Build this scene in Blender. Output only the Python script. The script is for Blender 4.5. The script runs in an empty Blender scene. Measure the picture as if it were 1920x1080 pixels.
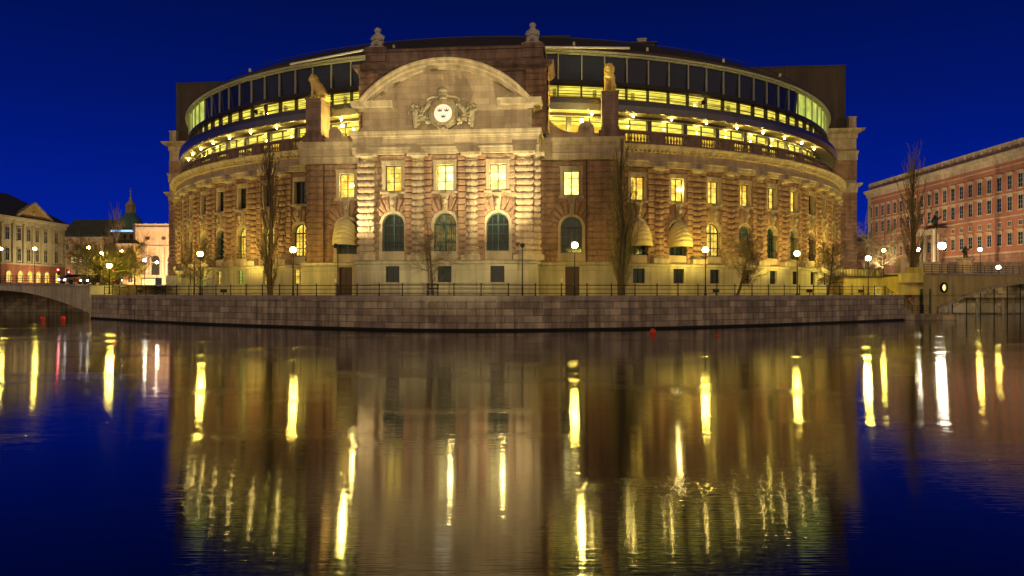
import bpy, bmesh, math, random
from mathutils import Vector, Matrix, noise
R = math.radians
random.seed(7)
S = bpy.context.scene
C = S.collection
F = 1370.0; EYE = 3.46; HY = 548.0     # focal length in photo pixels, eye height over water, horizon row

# ---------------- camera, sky, exposure ----------------
cd = bpy.data.cameras.new("camera"); cam = bpy.data.objects.new("camera", cd); C.objects.link(cam)
cam.location = (0, 0, EYE); cam.rotation_euler = (R(90), 0, 0)
cd.sensor_width = 36; cd.lens = 36*F/1920; cd.shift_y = 8/1920; cd.clip_end = 6000; cd.clip_start = .1
S.camera = cam
w = bpy.data.worlds.new("World"); S.world = w; w.use_nodes = True
nt = w.node_tree; bg = nt.nodes["Background"]
tc = nt.nodes.new("ShaderNodeTexCoord"); sx = nt.nodes.new("ShaderNodeSeparateXYZ"); cr = nt.nodes.new("ShaderNodeValToRGB")
nt.links.new(tc.outputs["Generated"], sx.inputs[0]); nt.links.new(sx.outputs["Z"], cr.inputs[0]); nt.links.new(cr.outputs[0], bg.inputs[0])
el = cr.color_ramp.elements
el[0].position = 0.0; el[0].color = (.001, .022, .33, 1)
el[1].position = 1.0; el[1].color = (.0005, .001, .02, 1)
for p, c in ((.10, (.0005, .012, .27, 1)), (.24, (.0003, .007, .14, 1)), (.40, (.0003, .004, .055, 1))):
    e_ = el.new(p); e_.color = c
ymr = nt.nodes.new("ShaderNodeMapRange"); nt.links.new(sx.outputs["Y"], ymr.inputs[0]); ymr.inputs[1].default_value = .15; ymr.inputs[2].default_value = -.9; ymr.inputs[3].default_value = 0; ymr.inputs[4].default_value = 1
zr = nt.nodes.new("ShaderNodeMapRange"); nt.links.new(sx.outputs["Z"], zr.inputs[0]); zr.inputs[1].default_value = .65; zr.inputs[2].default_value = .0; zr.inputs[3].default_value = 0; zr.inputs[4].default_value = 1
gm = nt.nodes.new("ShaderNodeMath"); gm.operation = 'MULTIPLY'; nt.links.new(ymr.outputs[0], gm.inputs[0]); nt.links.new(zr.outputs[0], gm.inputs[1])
mxs = nt.nodes.new("ShaderNodeMix"); mxs.data_type = 'RGBA'; nt.links.new(gm.outputs[0], mxs.inputs[0]); nt.links.new(cr.outputs[0], mxs.inputs[6]); mxs.inputs[7].default_value = (1.25, .88, .50, 1)   # warm fill glow added to the sky behind the camera
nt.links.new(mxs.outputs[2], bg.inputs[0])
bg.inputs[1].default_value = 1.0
S.view_settings.view_transform = 'Standard'; S.view_settings.look = 'None'; S.view_settings.exposure = 0; S.view_settings.gamma = 1
SODIUM = (1, .83, .10); WARM = (1, .86, .46); LIM = (1, .77, .16)

# ---------------- helpers ----------------
class MB:
    def __init__(s): s.v = []; s.f = []; s.uv = []
    def face(s, pts, uv=None):
        i = len(s.v); s.v += [tuple(p) for p in pts]; s.f.append(tuple(range(i, i+len(pts)))); s.uv.append(uv)
    def box(s, x0, x1, y0, y1, z0, z1):
        i = len(s.v)
        s.v += [(x, y, z) for z in (z0, z1) for y in (y0, y1) for x in (x0, x1)]
        for q in ((0,1,3,2),(4,6,7,5),(0,4,5,1),(2,3,7,6),(0,2,6,4),(1,5,7,3)):
            s.f.append(tuple(i+k for k in q)); s.uv.append(None)
    def fbox(s, P, u0, u1, z0, z1, o0, o1, n=1):
        s.prof(P, [u0+(u1-u0)*k/n for k in range(n+1)], [(o0, z0), (o1, z0), (o1, z1), (o0, z1)], closed=True)
    def prof(s, P, us, pr, closed=False, caps=True):
        i = len(s.v); m = len(pr)
        for u in us:
            for o, z in pr: s.v.append(tuple(P(u, z, o)))
        acc = [0]
        for k in range(1, m+1): acc.append(acc[-1]+math.hypot(pr[k % m][0]-pr[k-1][0], pr[k % m][1]-pr[k-1][1]))
        base = pr[0][1]-pr[0][0]
        rng = m if closed else m-1
        for a in range(len(us)-1):
            for k in range(rng):
                k2 = (k+1) % m
                s.f.append((i+a*m+k, i+(a+1)*m+k, i+(a+1)*m+k2, i+a*m+k2))
                v0, v1 = base+acc[k], base+acc[k+1]
                if abs(pr[k][0]-pr[k2][0]) < 1e-6: v0, v1 = pr[k][1], pr[k2][1]
                s.uv.append([(us[a], v0), (us[a+1], v0), (us[a+1], v1), (us[a], v1)])
        if caps and m > 2:
            s.f.append(tuple(i+k for k in range(m))); s.uv.append([(q[0], q[1]) for q in pr])
            j = i+(len(us)-1)*m
            s.f.append(tuple(j+k for k in reversed(range(m)))); s.uv.append([(q[0], q[1]) for q in reversed(pr)])
    def tube(s, p0, p1, r0, r1=None, n=6, cap=True):
        r1 = r0 if r1 is None else r1
        p0 = Vector(p0); p1 = Vector(p1); d = p1-p0
        if d.length < 1e-6: return
        a = d.orthogonal().normalized(); b = d.cross(a).normalized(); i = len(s.v)
        for p, r in ((p0, r0), (p1, r1)):
            for k in range(n):
                t = 2*math.pi*k/n; s.v.append(tuple(p+a*(r*math.cos(t))+b*(r*math.sin(t))))
        for k in range(n):
            s.f.append((i+k, i+(k+1) % n, i+n+(k+1) % n, i+n+k)); s.uv.append(None)
        if cap:
            s.f.append(tuple(i+k for k in range(n))); s.uv.append(None)
            s.f.append(tuple(i+n+k for k in reversed(range(n)))); s.uv.append(None)
    def path(s, pts, r, n=6):
        for a, b in zip(pts, pts[1:]): s.tube(a, b, r, r, n)
    def lathe(s, c, pr, n=12, jag=0, sy=1, fn=None):      # pr: (radius, z)
        i = len(s.v); m = len(pr)
        for r, z in pr:
            for k in range(n):
                t = 2*math.pi*k/n
                rr = r*(1+(jag*(noise.noise(Vector((math.cos(t)*2+c[0]*3, math.sin(t)*2, z*2.3))))) )
                x, y, zz = c[0]+rr*math.cos(t), c[1]+rr*math.sin(t)*sy, c[2]+z
                s.v.append((x, y, zz))
        for a in range(m-1):
            for k in range(n):
                s.f.append((i+a*n+k, i+a*n+(k+1) % n, i+(a+1)*n+(k+1) % n, i+(a+1)*n+k)); s.uv.append(None)
        s.f.append(tuple(i+k for k in reversed(range(n)))); s.uv.append(None)
        s.f.append(tuple(i+(m-1)*n+k for k in range(n))); s.uv.append(None)
    def ball(s, c, r, n=10, sz=1, sx=1, sy=1, jag=0):
        pr = [(max(.001, math.sin(math.pi*k/(n//2+2))), -math.cos(math.pi*k/(n//2+2))) for k in range(n//2+3)]
        i = len(s.v); m = len(pr)
        for q, z in pr:
            for k in range(n):
                t = 2*math.pi*k/n; d = Vector((q*math.cos(t), q*math.sin(t), z))
                j = 1+jag*noise.noise(d*3+Vector(c)*2)
                s.v.append((c[0]+d.x*r*sx*j, c[1]+d.y*r*sy*j, c[2]+d.z*r*sz*j))
        for a in range(m-1):
            for k in range(n):
                s.f.append((i+a*n+k, i+a*n+(k+1) % n, i+(a+1)*n+(k+1) % n, i+(a+1)*n+k)); s.uv.append(None)
    def poly_extrude(s, pts, d):      # pts: 3d ring, d: vector
        d = Vector(d); n = len(pts); i = len(s.v)
        s.v += [tuple(p) for p in pts]+[tuple(Vector(p)+d) for p in pts]
        s.f.append(tuple(range(i, i+n))); s.uv.append(None)
        s.f.append(tuple(reversed(range(i+n, i+2*n)))); s.uv.append(None)
        for k in range(n):
            k2 = (k+1) % n; s.f.append((i+k, i+n+k, i+n+k2, i+k2)); s.uv.append(None)
    def mesh(s, name, smooth=False, fixn=True):
        me = bpy.data.meshes.new(name); me.from_pydata(s.v, [], s.f)
        uvl = me.uv_layers.new(name="UVMap"); dat = [0.0]*(2*len(me.loops)); li = 0
        for f, uv in zip(s.f, s.uv):
            if uv is None:
                p = [s.v[k] for k in f]
                a = Vector(p[1])-Vector(p[0]); b = Vector(p[2])-Vector(p[1]); nn = a.cross(b)
                ax, ay, az = abs(nn.x), abs(nn.y), abs(nn.z)
                if az >= ax and az >= ay: uv = [(q[0], q[1]) for q in p]
                elif ax > ay: uv = [(q[1], q[2]) for q in p]
                else: uv = [(q[0], q[2]) for q in p]
            for q in uv: dat[li] = q[0]; dat[li+1] = q[1]; li += 2
        uvl.data.foreach_set("uv", dat)
        if fixn:
            bm = bmesh.new(); bm.from_mesh(me); bmesh.ops.recalc_face_normals(bm, faces=bm.faces); bm.to_mesh(me); bm.free()
        if smooth: me.polygons.foreach_set("use_smooth", [True]*len(me.polygons))
        return me
    def obj(s, name, m, parent=None, smooth=False, loc=None, rz=0, fixn=True):
        me = s.mesh(name, smooth, fixn); me.materials.append(m)
        o = bpy.data.objects.new(name, me); C.objects.link(o)
        if parent is not None: o.parent = parent
        if loc is not None: o.location = loc
        o.rotation_euler.z = rz
        return o

def empty(name, loc, rz=0, label=None, cat=None, group=None):
    o = bpy.data.objects.new(name, None); C.objects.link(o); o.location = loc; o.rotation_euler.z = rz
    o.empty_display_size = .3
    tag(o, label, cat, group); return o
def tag(o, label=None, cat=None, group=None, kind=None):
    for k, v in (("label", label), ("category", cat), ("group", group), ("kind", kind)):
        if v: o[k] = v
    return o
def inst(me_or_obj, parent, loc=None, rz=0, name=None):
    me = me_or_obj.data if hasattr(me_or_obj, "data") else me_or_obj
    o = bpy.data.objects.new(name or me.name.split(".")[0], me); C.objects.link(o); o.parent = parent
    if loc is not None: o.location = loc
    o.rotation_euler.z = rz
    return o
def copy_tree(o, parent=None):
    c = o.copy(); C.objects.link(c); c.parent = parent
    for ch in list(o.children): copy_tree(ch, c)
    return c
def wpos(px, d, e=None): return (px-960)/F*d, d
def E_at(y, d): return (HY-y)*d/F+EYE      # absolute height of a photo row at depth d

# ---------------- materials ----------------
def base_mat(name):
    m = bpy.data.materials.new(name); m.use_nodes = True; return m, m.node_tree, m.node_tree.nodes["Principled BSDF"]
def N(nt, t, **kw):
    n = nt.nodes.new(t)
    for k, v in kw.items(): setattr(n, k, v)
    return n
def stone(name, col, rough=.85, var=.25, sc=1.5, bump=.3, brick=None, mort=.45, streak=.25, metal=0):
    m, nt, b = base_mat(name); L = nt.links.new
    tcn = N(nt, "ShaderNodeTexCoord"); n1 = N(nt, "ShaderNodeTexNoise"); n1.inputs["Scale"].default_value = sc; n1.inputs["Detail"].default_value = 6; n1.inputs["Roughness"].default_value = .65
    L(tcn.outputs["Object"], n1.inputs["Vector"])
    mp = N(nt, "ShaderNodeMapping"); mp.inputs["Scale"].default_value = (1.6, 1.6, .12); L(tcn.outputs["Object"], mp.inputs[0])
    n2 = N(nt, "ShaderNodeTexNoise"); n2.inputs["Scale"].default_value = 1.0; n2.inputs["Detail"].default_value = 5; L(mp.outputs[0], n2.inputs["Vector"])
    r1 = N(nt, "ShaderNodeMapRange"); r1.inputs[1].default_value = .3; r1.inputs[2].default_value = .7; r1.inputs[3].default_value = 1-var; r1.inputs[4].default_value = 1+var; L(n1.outputs[0], r1.inputs[0])
    r2 = N(nt, "ShaderNodeMapRange"); r2.inputs[1].default_value = .35; r2.inputs[2].default_value = .6; r2.inputs[3].default_value = 1-streak; r2.inputs[4].default_value = 1.05; L(n2.outputs[0], r2.inputs[0])
    mu = N(nt, "ShaderNodeMath", operation='MULTIPLY'); L(r1.outputs[0], mu.inputs[0]); L(r2.outputs[0], mu.inputs[1])
    vm = N(nt, "ShaderNodeVectorMath", operation='SCALE'); L(mu.outputs[0], vm.inputs["Scale"])
    n3 = N(nt, "ShaderNodeTexNoise"); n3.inputs["Scale"].default_value = sc*14; n3.inputs["Detail"].default_value = 4; L(tcn.outputs["Object"], n3.inputs["Vector"])
    hgt = n3.outputs[0]
    if brick:
        bk = N(nt, "ShaderNodeTexBrick"); bk.inputs["Scale"].default_value = 1
        bk.inputs["Brick Width"].default_value = brick[0]; bk.inputs["Row Height"].default_value = brick[1]
        bk.inputs["Mortar Size"].default_value = brick[2]; bk.inputs["Mortar Smooth"].default_value = .3; bk.inputs["Bias"].default_value = 0
        k = brick[3] if len(brick) > 3 else .18
        bk.inputs["Color1"].default_value = tuple(c*(1+k) for c in col)+(1,); bk.inputs["Color2"].default_value = (col[0]*(1-k), col[1]*(1-k*1.1), col[2]*(1-k*.8), 1)
        bk.inputs["Mortar"].default_value = tuple(c*mort for c in col)+(1,)
        L(tcn.outputs["UV"], bk.inputs["Vector"]); L(bk.outputs["Color"], vm.inputs[0])
        iv = N(nt, "ShaderNodeMath", operation='SUBTRACT'); iv.inputs[0].default_value = 1; L(bk.outputs["Fac"], iv.inputs[1])
        ad = N(nt, "ShaderNodeMath", operation='MULTIPLY_ADD'); ad.inputs[1].default_value = .35; L(n3.outputs[0], ad.inputs[0]); L(iv.outputs[0], ad.inputs[2]); hgt = ad.outputs[0]
    else: vm.inputs[0].default_value = col
    L(vm.outputs[0], b.inputs["Base Color"]); b.inputs["Roughness"].default_value = rough; b.inputs["Metallic"].default_value = metal
    bp = N(nt, "ShaderNodeBump"); bp.inputs["Strength"].default_value = bump; bp.inputs["Distance"].default_value = .05; L(hgt, bp.inputs["Height"]); L(bp.outputs[0], b.inputs["Normal"])
    return m
def emis(name, col, st, var=0, sc=1.2):
    m, nt, b = base_mat(name)
    b.inputs["Base Color"].default_value = (.1, .1, .1, 1); b.inputs["Emission Color"].default_value = tuple(col)+(1,); b.inputs["Emission Strength"].default_value = st
    if var:
        L = nt.links.new; tcn = N(nt, "ShaderNodeTexCoord"); n1 = N(nt, "ShaderNodeTexNoise"); n1.inputs["Scale"].default_value = sc; n1.inputs["Detail"].default_value = 3
        L(tcn.outputs["Object"], n1.inputs["Vector"]); r1 = N(nt, "ShaderNodeMapRange"); r1.inputs[1].default_value = .3; r1.inputs[2].default_value = .7
        r1.inputs[3].default_value = st*(1-var); r1.inputs[4].default_value = st*(1+var); L(n1.outputs[0], r1.inputs[0]); L(r1.outputs[0], b.inputs["Emission Strength"])
    return m
def room_mat(name, hi, lo, st):       # lit window: curtain folds, ceiling brighter than the furniture line
    m, nt, b = base_mat(name); L = nt.links.new
    tcn = N(nt, "ShaderNodeTexCoord"); oi = N(nt, "ShaderNodeObjectInfo")
    ad = N(nt, "ShaderNodeVectorMath", operation='ADD'); L(tcn.outputs["Object"], ad.inputs[0]); L(oi.outputs["Location"], ad.inputs[1])
    n1 = N(nt, "ShaderNodeTexNoise"); n1.inputs["Scale"].default_value = 1.6; n1.inputs["Detail"].default_value = 3; L(ad.outputs[0], n1.inputs["Vector"])
    vo = N(nt, "ShaderNodeTexVoronoi"); vo.inputs["Scale"].default_value = 2.2; vo.distance = 'CHEBYCHEV'; L(ad.outputs[0], vo.inputs["Vector"])
    cr = N(nt, "ShaderNodeMix"); cr.data_type = 'RGBA'; L(n1.outputs[0], cr.inputs[0]); cr.inputs[6].default_value = tuple(lo)+(1,); cr.inputs[7].default_value = tuple(hi)+(1,)
    r = N(nt, "ShaderNodeMapRange"); L(n1.outputs[0], r.inputs[0]); r.inputs[1].default_value = .35; r.inputs[2].default_value = .65; L(r.outputs[0], cr.inputs[0])
    sp = N(nt, "ShaderNodeSeparateColor"); L(vo.outputs["Color"], sp.inputs[0])
    r2 = N(nt, "ShaderNodeMapRange"); L(sp.outputs[0], r2.inputs[0]); r2.inputs[3].default_value = st*.5; r2.inputs[4].default_value = st*1.15
    b.inputs["Base Color"].default_value = (.02, .02, .02, 1); b.inputs["Roughness"].default_value = .1
    L(cr.outputs[2], b.inputs["Emission Color"]); L(r2.outputs[0], b.inputs["Emission Strength"])
    return m
def plain(name, col, rough=.5, metal=0, var=.12): return stone(name, col, rough, var, 2.5, .08, streak=.1, metal=metal)
def glassy(name, tint=(.9, .95, .9), refl=.12):
    m = bpy.data.materials.new(name); m.use_nodes = True; nt = m.node_tree; nt.nodes.clear(); L = nt.links.new
    o = N(nt, "ShaderNodeOutputMaterial"); t = N(nt, "ShaderNodeBsdfTransparent"); g = N(nt, "ShaderNodeBsdfGlossy"); mx = N(nt, "ShaderNodeMixShader"); fr = N(nt, "ShaderNodeFresnel"); fr.inputs[0].default_value = 1.35
    t.inputs[0].default_value = tuple(tint)+(1,); g.inputs["Roughness"].default_value = .03
    L(fr.outputs[0], mx.inputs[0]); L(t.outputs[0], mx.inputs[1]); L(g.outputs[0], mx.inputs[2]); L(mx.outputs[0], o.inputs[0]); return m

M = dict(
 rust=stone("rusticated_sandstone", (.33, .195, .115), .9, .32, .9, .6, streak=.35),
 rustp=stone("pale_rusticated_sandstone", (.41, .30, .19), .9, .25, .9, .5, streak=.3),
 rustw=stone("pavilion_rusticated_sandstone", (.37, .25, .155), .9, .28, .9, .5, streak=.3),
 ash=stone("smooth_sandstone", (.46, .35, .22), .85, .14, .8, .2, brick=(1.5, .62, .012, .13), mort=.6, streak=.22),
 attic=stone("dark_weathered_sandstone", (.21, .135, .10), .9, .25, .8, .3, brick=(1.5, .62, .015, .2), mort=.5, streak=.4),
 pale=stone("pale_granite", (.50, .44, .27), .85, .12, .7, .2, brick=(2.4, 1.25, .012, .10), mort=.6, streak=.22),
 mould=stone("cornice_stone", (.48, .375, .23), .85, .16, 1.0, .2, streak=.35),
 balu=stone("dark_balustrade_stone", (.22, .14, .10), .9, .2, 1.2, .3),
 quay=stone("quay_granite", (.43, .35, .235), .8, .3, .7, .6, brick=(1.7, .62, .028, .3), mort=.28, streak=.5),
 cope=stone("quay_coping", (.38, .32, .26), .8, .2, .8, .3),
 prom=stone("promenade_gravel", (.34, .28, .19), .95, .2, .5, .3),
 iron=plain("black_iron", (.012, .013, .014), .5, .3),
 dark=plain("dark_bronze_metal", (.05, .042, .032), .4, .5),
 mull=plain("pale_mullion_metal", (.42, .42, .30), .45, .3),
 roof=stone("dark_roof_metal", (.045, .036, .026), .75, .2, .5, .2, brick=(40, .6, .02, .05)),
 clad=stone("brown_metal_cladding", (.05, .032, .018), .7, .15, .3, .3, brick=(.9, 30, .03, .2), mort=.5, streak=.3),
 fascia=plain("canopy_fascia_metal", (.16, .15, .15), .22, .75, .05),
 soff=plain("soffit_panels", (.5, .42, .26), .7),
 pane=plain("dark_window_glass", (.012, .022, .02), .06, 0, .05),
 bigpane=plain("upper_storey_glass", (.012, .018, .042), .03, 0, .03),
 glass=glassy("clear_glass"),
 lit=room_mat("lit_room_behind_window", (1, .78, .14), (.85, .42, .02), 1.7),
 litw=room_mat("bright_room_behind_window", (1, .88, .40), (1, .72, .12), 2.3),
 litg=emis("lit_greenish_room", (.62, .72, .10), .8, .4, .8),
 ceil=emis("luminous_office_ceiling", (1, .80, .10), 1.05, .5, .6),
 room=plain("office_wall", (.62, .48, .16), .8),
 bulb=emis("bulb", (1, .76, .24), 230), soffb=emis("soffit_bulb", (1, .74, .2), 170), dimw=room_mat("dim_room_behind_window", (.9, .6, .12), (.05, .12, .06), .28),
 lampg=emis("sodium_globe", (1, .66, .12), 100), whiteb=emis("white_globe", (1, .93, .75), 100),
 redl=emis("red_light", (1, .02, .04), 70), headl=emis("headlight", (1, .95, .9), 30), green=emis("green_light", (.3, 1, .5), 14),
 awn=stone("cream_canvas_awning", (.70, .57, .24), .8, .08, 1, .05, streak=.1),
 door=plain("brown_wooden_door", (.07, .035, .025), .6),
 gold=stone("gilded_lion_stone", (.80, .58, .16), .6, .2, 2, .4), stat=stone("weathered_statue_stone", (.42, .38, .34), .85, .25, 2, .4),
 bronz=plain("dark_bronze_statue", (.035, .045, .035), .4, .6),
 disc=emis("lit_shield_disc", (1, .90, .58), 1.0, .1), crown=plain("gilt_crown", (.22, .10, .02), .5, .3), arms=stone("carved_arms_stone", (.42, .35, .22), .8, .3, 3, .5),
 bark=stone("bark", (.10, .075, .045), .95, .3, 4, .6), twig=stone("twigs", (.17, .12, .06), .95, .25, 2, 0), twigg=stone("greenish_twigs", (.17, .15, .045), .95, .3, 2, 0),
 red=plain("buoy_red", (.8, .06, .02), .4), white=plain("white_paint", (.75, .73, .68), .5), teal=plain("teal_door_paint", (.05, .10, .085), .6),
 bridge=stone("bridge_concrete", (.52, .41, .15), .85, .15, .5, .2, brick=(2.2, 4, .015, .05), mort=.8),
 bridgel=stone("pale_bridge_concrete", (.55, .48, .33), .85, .2, .5, .2),
 pal=stone("palace_brick_render", (.40, .135, .085), .9, .1, .3, .1, streak=.15), palt=stone("palace_sandstone_trim", (.50, .36, .25), .85, .12, .6, .1),
 palb=stone("palace_rusticated_base", (.34, .15, .10), .9, .2, .5, .4, brick=(1.6, .8, .04, .15), mort=.5),
 cream=stone("cream_stucco", (.42, .33, .19), .9, .12, .3, .1), ochre=stone("ochre_stucco", (.48, .28, .08), .9, .1, .4, .1), terr=stone("red_brown_rustication", (.36, .11, .05), .9, .15, .5, .3, brick=(1.2, .55, .03, .1), mort=.5),
 pink=stone("pink_stucco", (.55, .34, .19), .9, .12, .3, .1), copper=stone("green_copper", (.10, .20, .15), .7, .2, .8, .2), roofg=stone("grey_green_roof", (.07, .085, .06), .8, .2, .4, .2),
 asph=stone("asphalt", (.05, .05, .05), .9, .15, .5, .2), land=stone("paved_ground", (.12, .10, .08), .95, .2, .1, .2),
 carp=plain("dark_car_paint", (.03, .03, .04), .3), cars=plain("silver_car_paint", (.3, .3, .32), .3, .5),
 bluel=emis("blue_lit_trim", (.25, .5, 1), 2.0),
)
M["bigpane"].node_tree.nodes["Principled BSDF"].inputs["IOR"].default_value = 1.32
# water
WF, WR = .085, .6      # fine ripple, breeze-patch ripple
def water_mat():
    m, nt, b = base_mat("dark_river_water"); L = nt.links.new
    b.inputs["Base Color"].default_value = (.0006, .002, .012, 1); b.inputs["Roughness"].default_value = .06; b.inputs["IOR"].default_value = 2.35
    tcn = N(nt, "ShaderNodeTexCoord")
    def nz(sc, det, scale):
        mp = N(nt, "ShaderNodeMapping"); mp.inputs["Scale"].default_value = sc; L(tcn.outputs["Object"], mp.inputs[0])
        n = N(nt, "ShaderNodeTexNoise"); n.inputs["Scale"].default_value = scale; n.inputs["Detail"].default_value = det; L(mp.outputs[0], n.inputs["Vector"]); return n
    fine = nz((.55, 7.5, 1), 2, 2.6); rip = nz((1.3, 4.0, 1), 3, 2.2); msk = nz((.5, 1, 1), 3, .22); lo = nz((.5, 2.0, 1), 2, .12)
    r = N(nt, "ShaderNodeMapRange"); r.inputs[1].default_value = .52; r.inputs[2].default_value = .64; r.inputs[3].default_value = .0; r.inputs[4].default_value = 1; L(msk.outputs[0], r.inputs[0])
    m1 = N(nt, "ShaderNodeMath", operation='MULTIPLY'); L(rip.outputs[0], m1.inputs[0]); L(r.outputs[0], m1.inputs[1])
    m4 = N(nt, "ShaderNodeMath", operation='MULTIPLY'); L(lo.outputs[0], m4.inputs[0]); m4.inputs[1].default_value = .5
    m3 = N(nt, "ShaderNodeMath", operation='MULTIPLY_ADD'); L(fine.outputs[0], m3.inputs[0]); m3.inputs[1].default_value = WF; L(m4.outputs[0], m3.inputs[2])
    m2 = N(nt, "ShaderNodeMath", operation='MULTIPLY_ADD'); L(m1.outputs[0], m2.inputs[0]); m2.inputs[1].default_value = WR; L(m3.outputs[0], m2.inputs[2])
    bp = N(nt, "ShaderNodeBump"); bp.inputs["Strength"].default_value = 1; bp.inputs["Distance"].default_value = .02; L(m2.outputs[0], bp.inputs["Height"]); L(bp.outputs[0], b.inputs["Normal"])
    return m
M["water"] = water_mat()

# ---------------- ground, water ----------------
g = MB(); g.face([(-3000, -40, 0), (3000, -40, 0), (3000, 3000, 0), (-3000, 3000, 0)]); tag(g.obj("water", M["water"]), kind="structure")
def smooth_pts(ctrl, n):
    out = []
    for k in range(len(ctrl)-1):
        p = [ctrl[max(0, min(len(ctrl)-1, k+j))] for j in (-1, 0, 1, 2)]
        for i in range(n):
            t = i/n; out.append(tuple(.5*((2*p[1][a])+(-p[0][a]+p[2][a])*t+(2*p[0][a]-5*p[1][a]+4*p[2][a]-p[3][a])*t*t+(-p[0][a]+3*p[1][a]-3*p[2][a]+p[3][a])*t**3) for a in (0, 1)))
    out.append(ctrl[-1]); return out
QZ = 3.13
ctrl = [(-55.5, 96.5), (-36.8, 81.0), (-16.2, 68.6), (-4, 65.0), (11.8, 68.2), (31.2, 78.6), (48.5, 90.5)]
Q = smooth_pts(ctrl, 14)
def curve_P(pts):
    acc = [0]
    for a, b in zip(pts, pts[1:]): acc.append(acc[-1]+math.hypot(b[0]-a[0], b[1]-a[1]))
    def P(u, z, o):
        k = 0
        while k < len(acc)-2 and u > acc[k+1]: k += 1
        a, b = pts[k], pts[k+1]; t = (u-acc[k])/(acc[k+1]-acc[k]); dx, dy = b[0]-a[0], b[1]-a[1]; l = math.hypot(dx, dy)
        return (a[0]+dx*t+o*dy/l, a[1]+dy*t-o*dx/l, z)
    return P, acc
PQ, qa = curve_P(Q); QL = qa[-1]
isl = [(x, y, QZ) for x, y in Q]+[(60, 96, QZ), (75, 175, QZ), (-80, 175, QZ)]
g = MB(); g.face(isl); tag(g.obj("promenade", M["prom"]), kind="structure")
qw = empty("quay_wall", (0, 0, 0), 0, "long curved grey granite quay wall rising from the water", "wall")
g = MB(); us = [QL*k/90 for k in range(91)]
g.prof(PQ, us, [(.12, -1), (0, QZ-.38), (-.9, QZ-.38), (-.9, -1)], closed=True); g.obj("wall_face", M["quay"], qw)
g = MB(); g.prof(PQ, us, [(.07, QZ-.38), (.07, QZ+.02), (-.7, QZ+.02), (-.7, QZ-.38)], closed=True); g.obj("coping", M["cope"], qw)
g = MB(); g.prof(PQ, us, [(.13, -.5), (.15, .16), (.10, .22), (.0, .22)], caps=False); g.obj("wet_algae_band", plain("wet_algae", (.012, .012, .008), .95), qw)
g = MB(); g.prof(lambda u, z, o: (-55.5-o, 96.5+u, z), [0, 40], [(0, -1), (0, QZ), (-.5, QZ), (-.5, -1)], closed=True); g.obj("return_wall", M["quay"], qw)
# far banks
for nm, x0, x1, y0, z in (("left_bank_ground", -900, -50, 126, 4.75), ("right_bank_ground", 54, 900, 118, 5.7), ("rear_ground", -50, 54, 176, 4.7)):
    g = MB(); g.face([(x0, y0, z), (x1, y0, z), (x1, 2900, z), (x0, 2900, z)]); tag(g.obj(nm, M["land"]), kind="structure")
for nm, x0, x1, y0, z, lb in (("embankment_wall", -200, -50, 126, 4.75, "dark stone embankment wall seen under the left bridge"), ("embankment_wall", 56, 200, 118, 5.72, "mossy stone embankment with blind arches seen under the right bridge")):
    w_ = empty(nm, (0, 0, 0), 0, lb, "wall"); g = MB(); g.box(x0, x1, y0-.4, y0-.002, z-2.4 if z > 5 else -1, z); g.obj("upper_wall", M["quay"], w_)
    if z > 5:
        g = MB()
        for k in range(12):
            xc = x0+8+k*4.2
            g.poly_extrude([(xc+1.8*math.cos(t), y0-.75, .2+1.5*math.sin(t)) for t in [math.pi*j/10 for j in range(11)]], (0, .3, 0))
            g.box(xc-2.1, xc-1.85, y0-.9, y0-.42, -.5, 2.5)
        g.obj("blind_arches", M["cope"], w_)
        g = MB(); g.box(x0, x1, y0-1.0, y0-.42, 2.6, 3.3); g.box(x0, x1, y0-.43, y0-.003, -1, 2.6); g.obj("ledge", M["quay"], w_)

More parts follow.
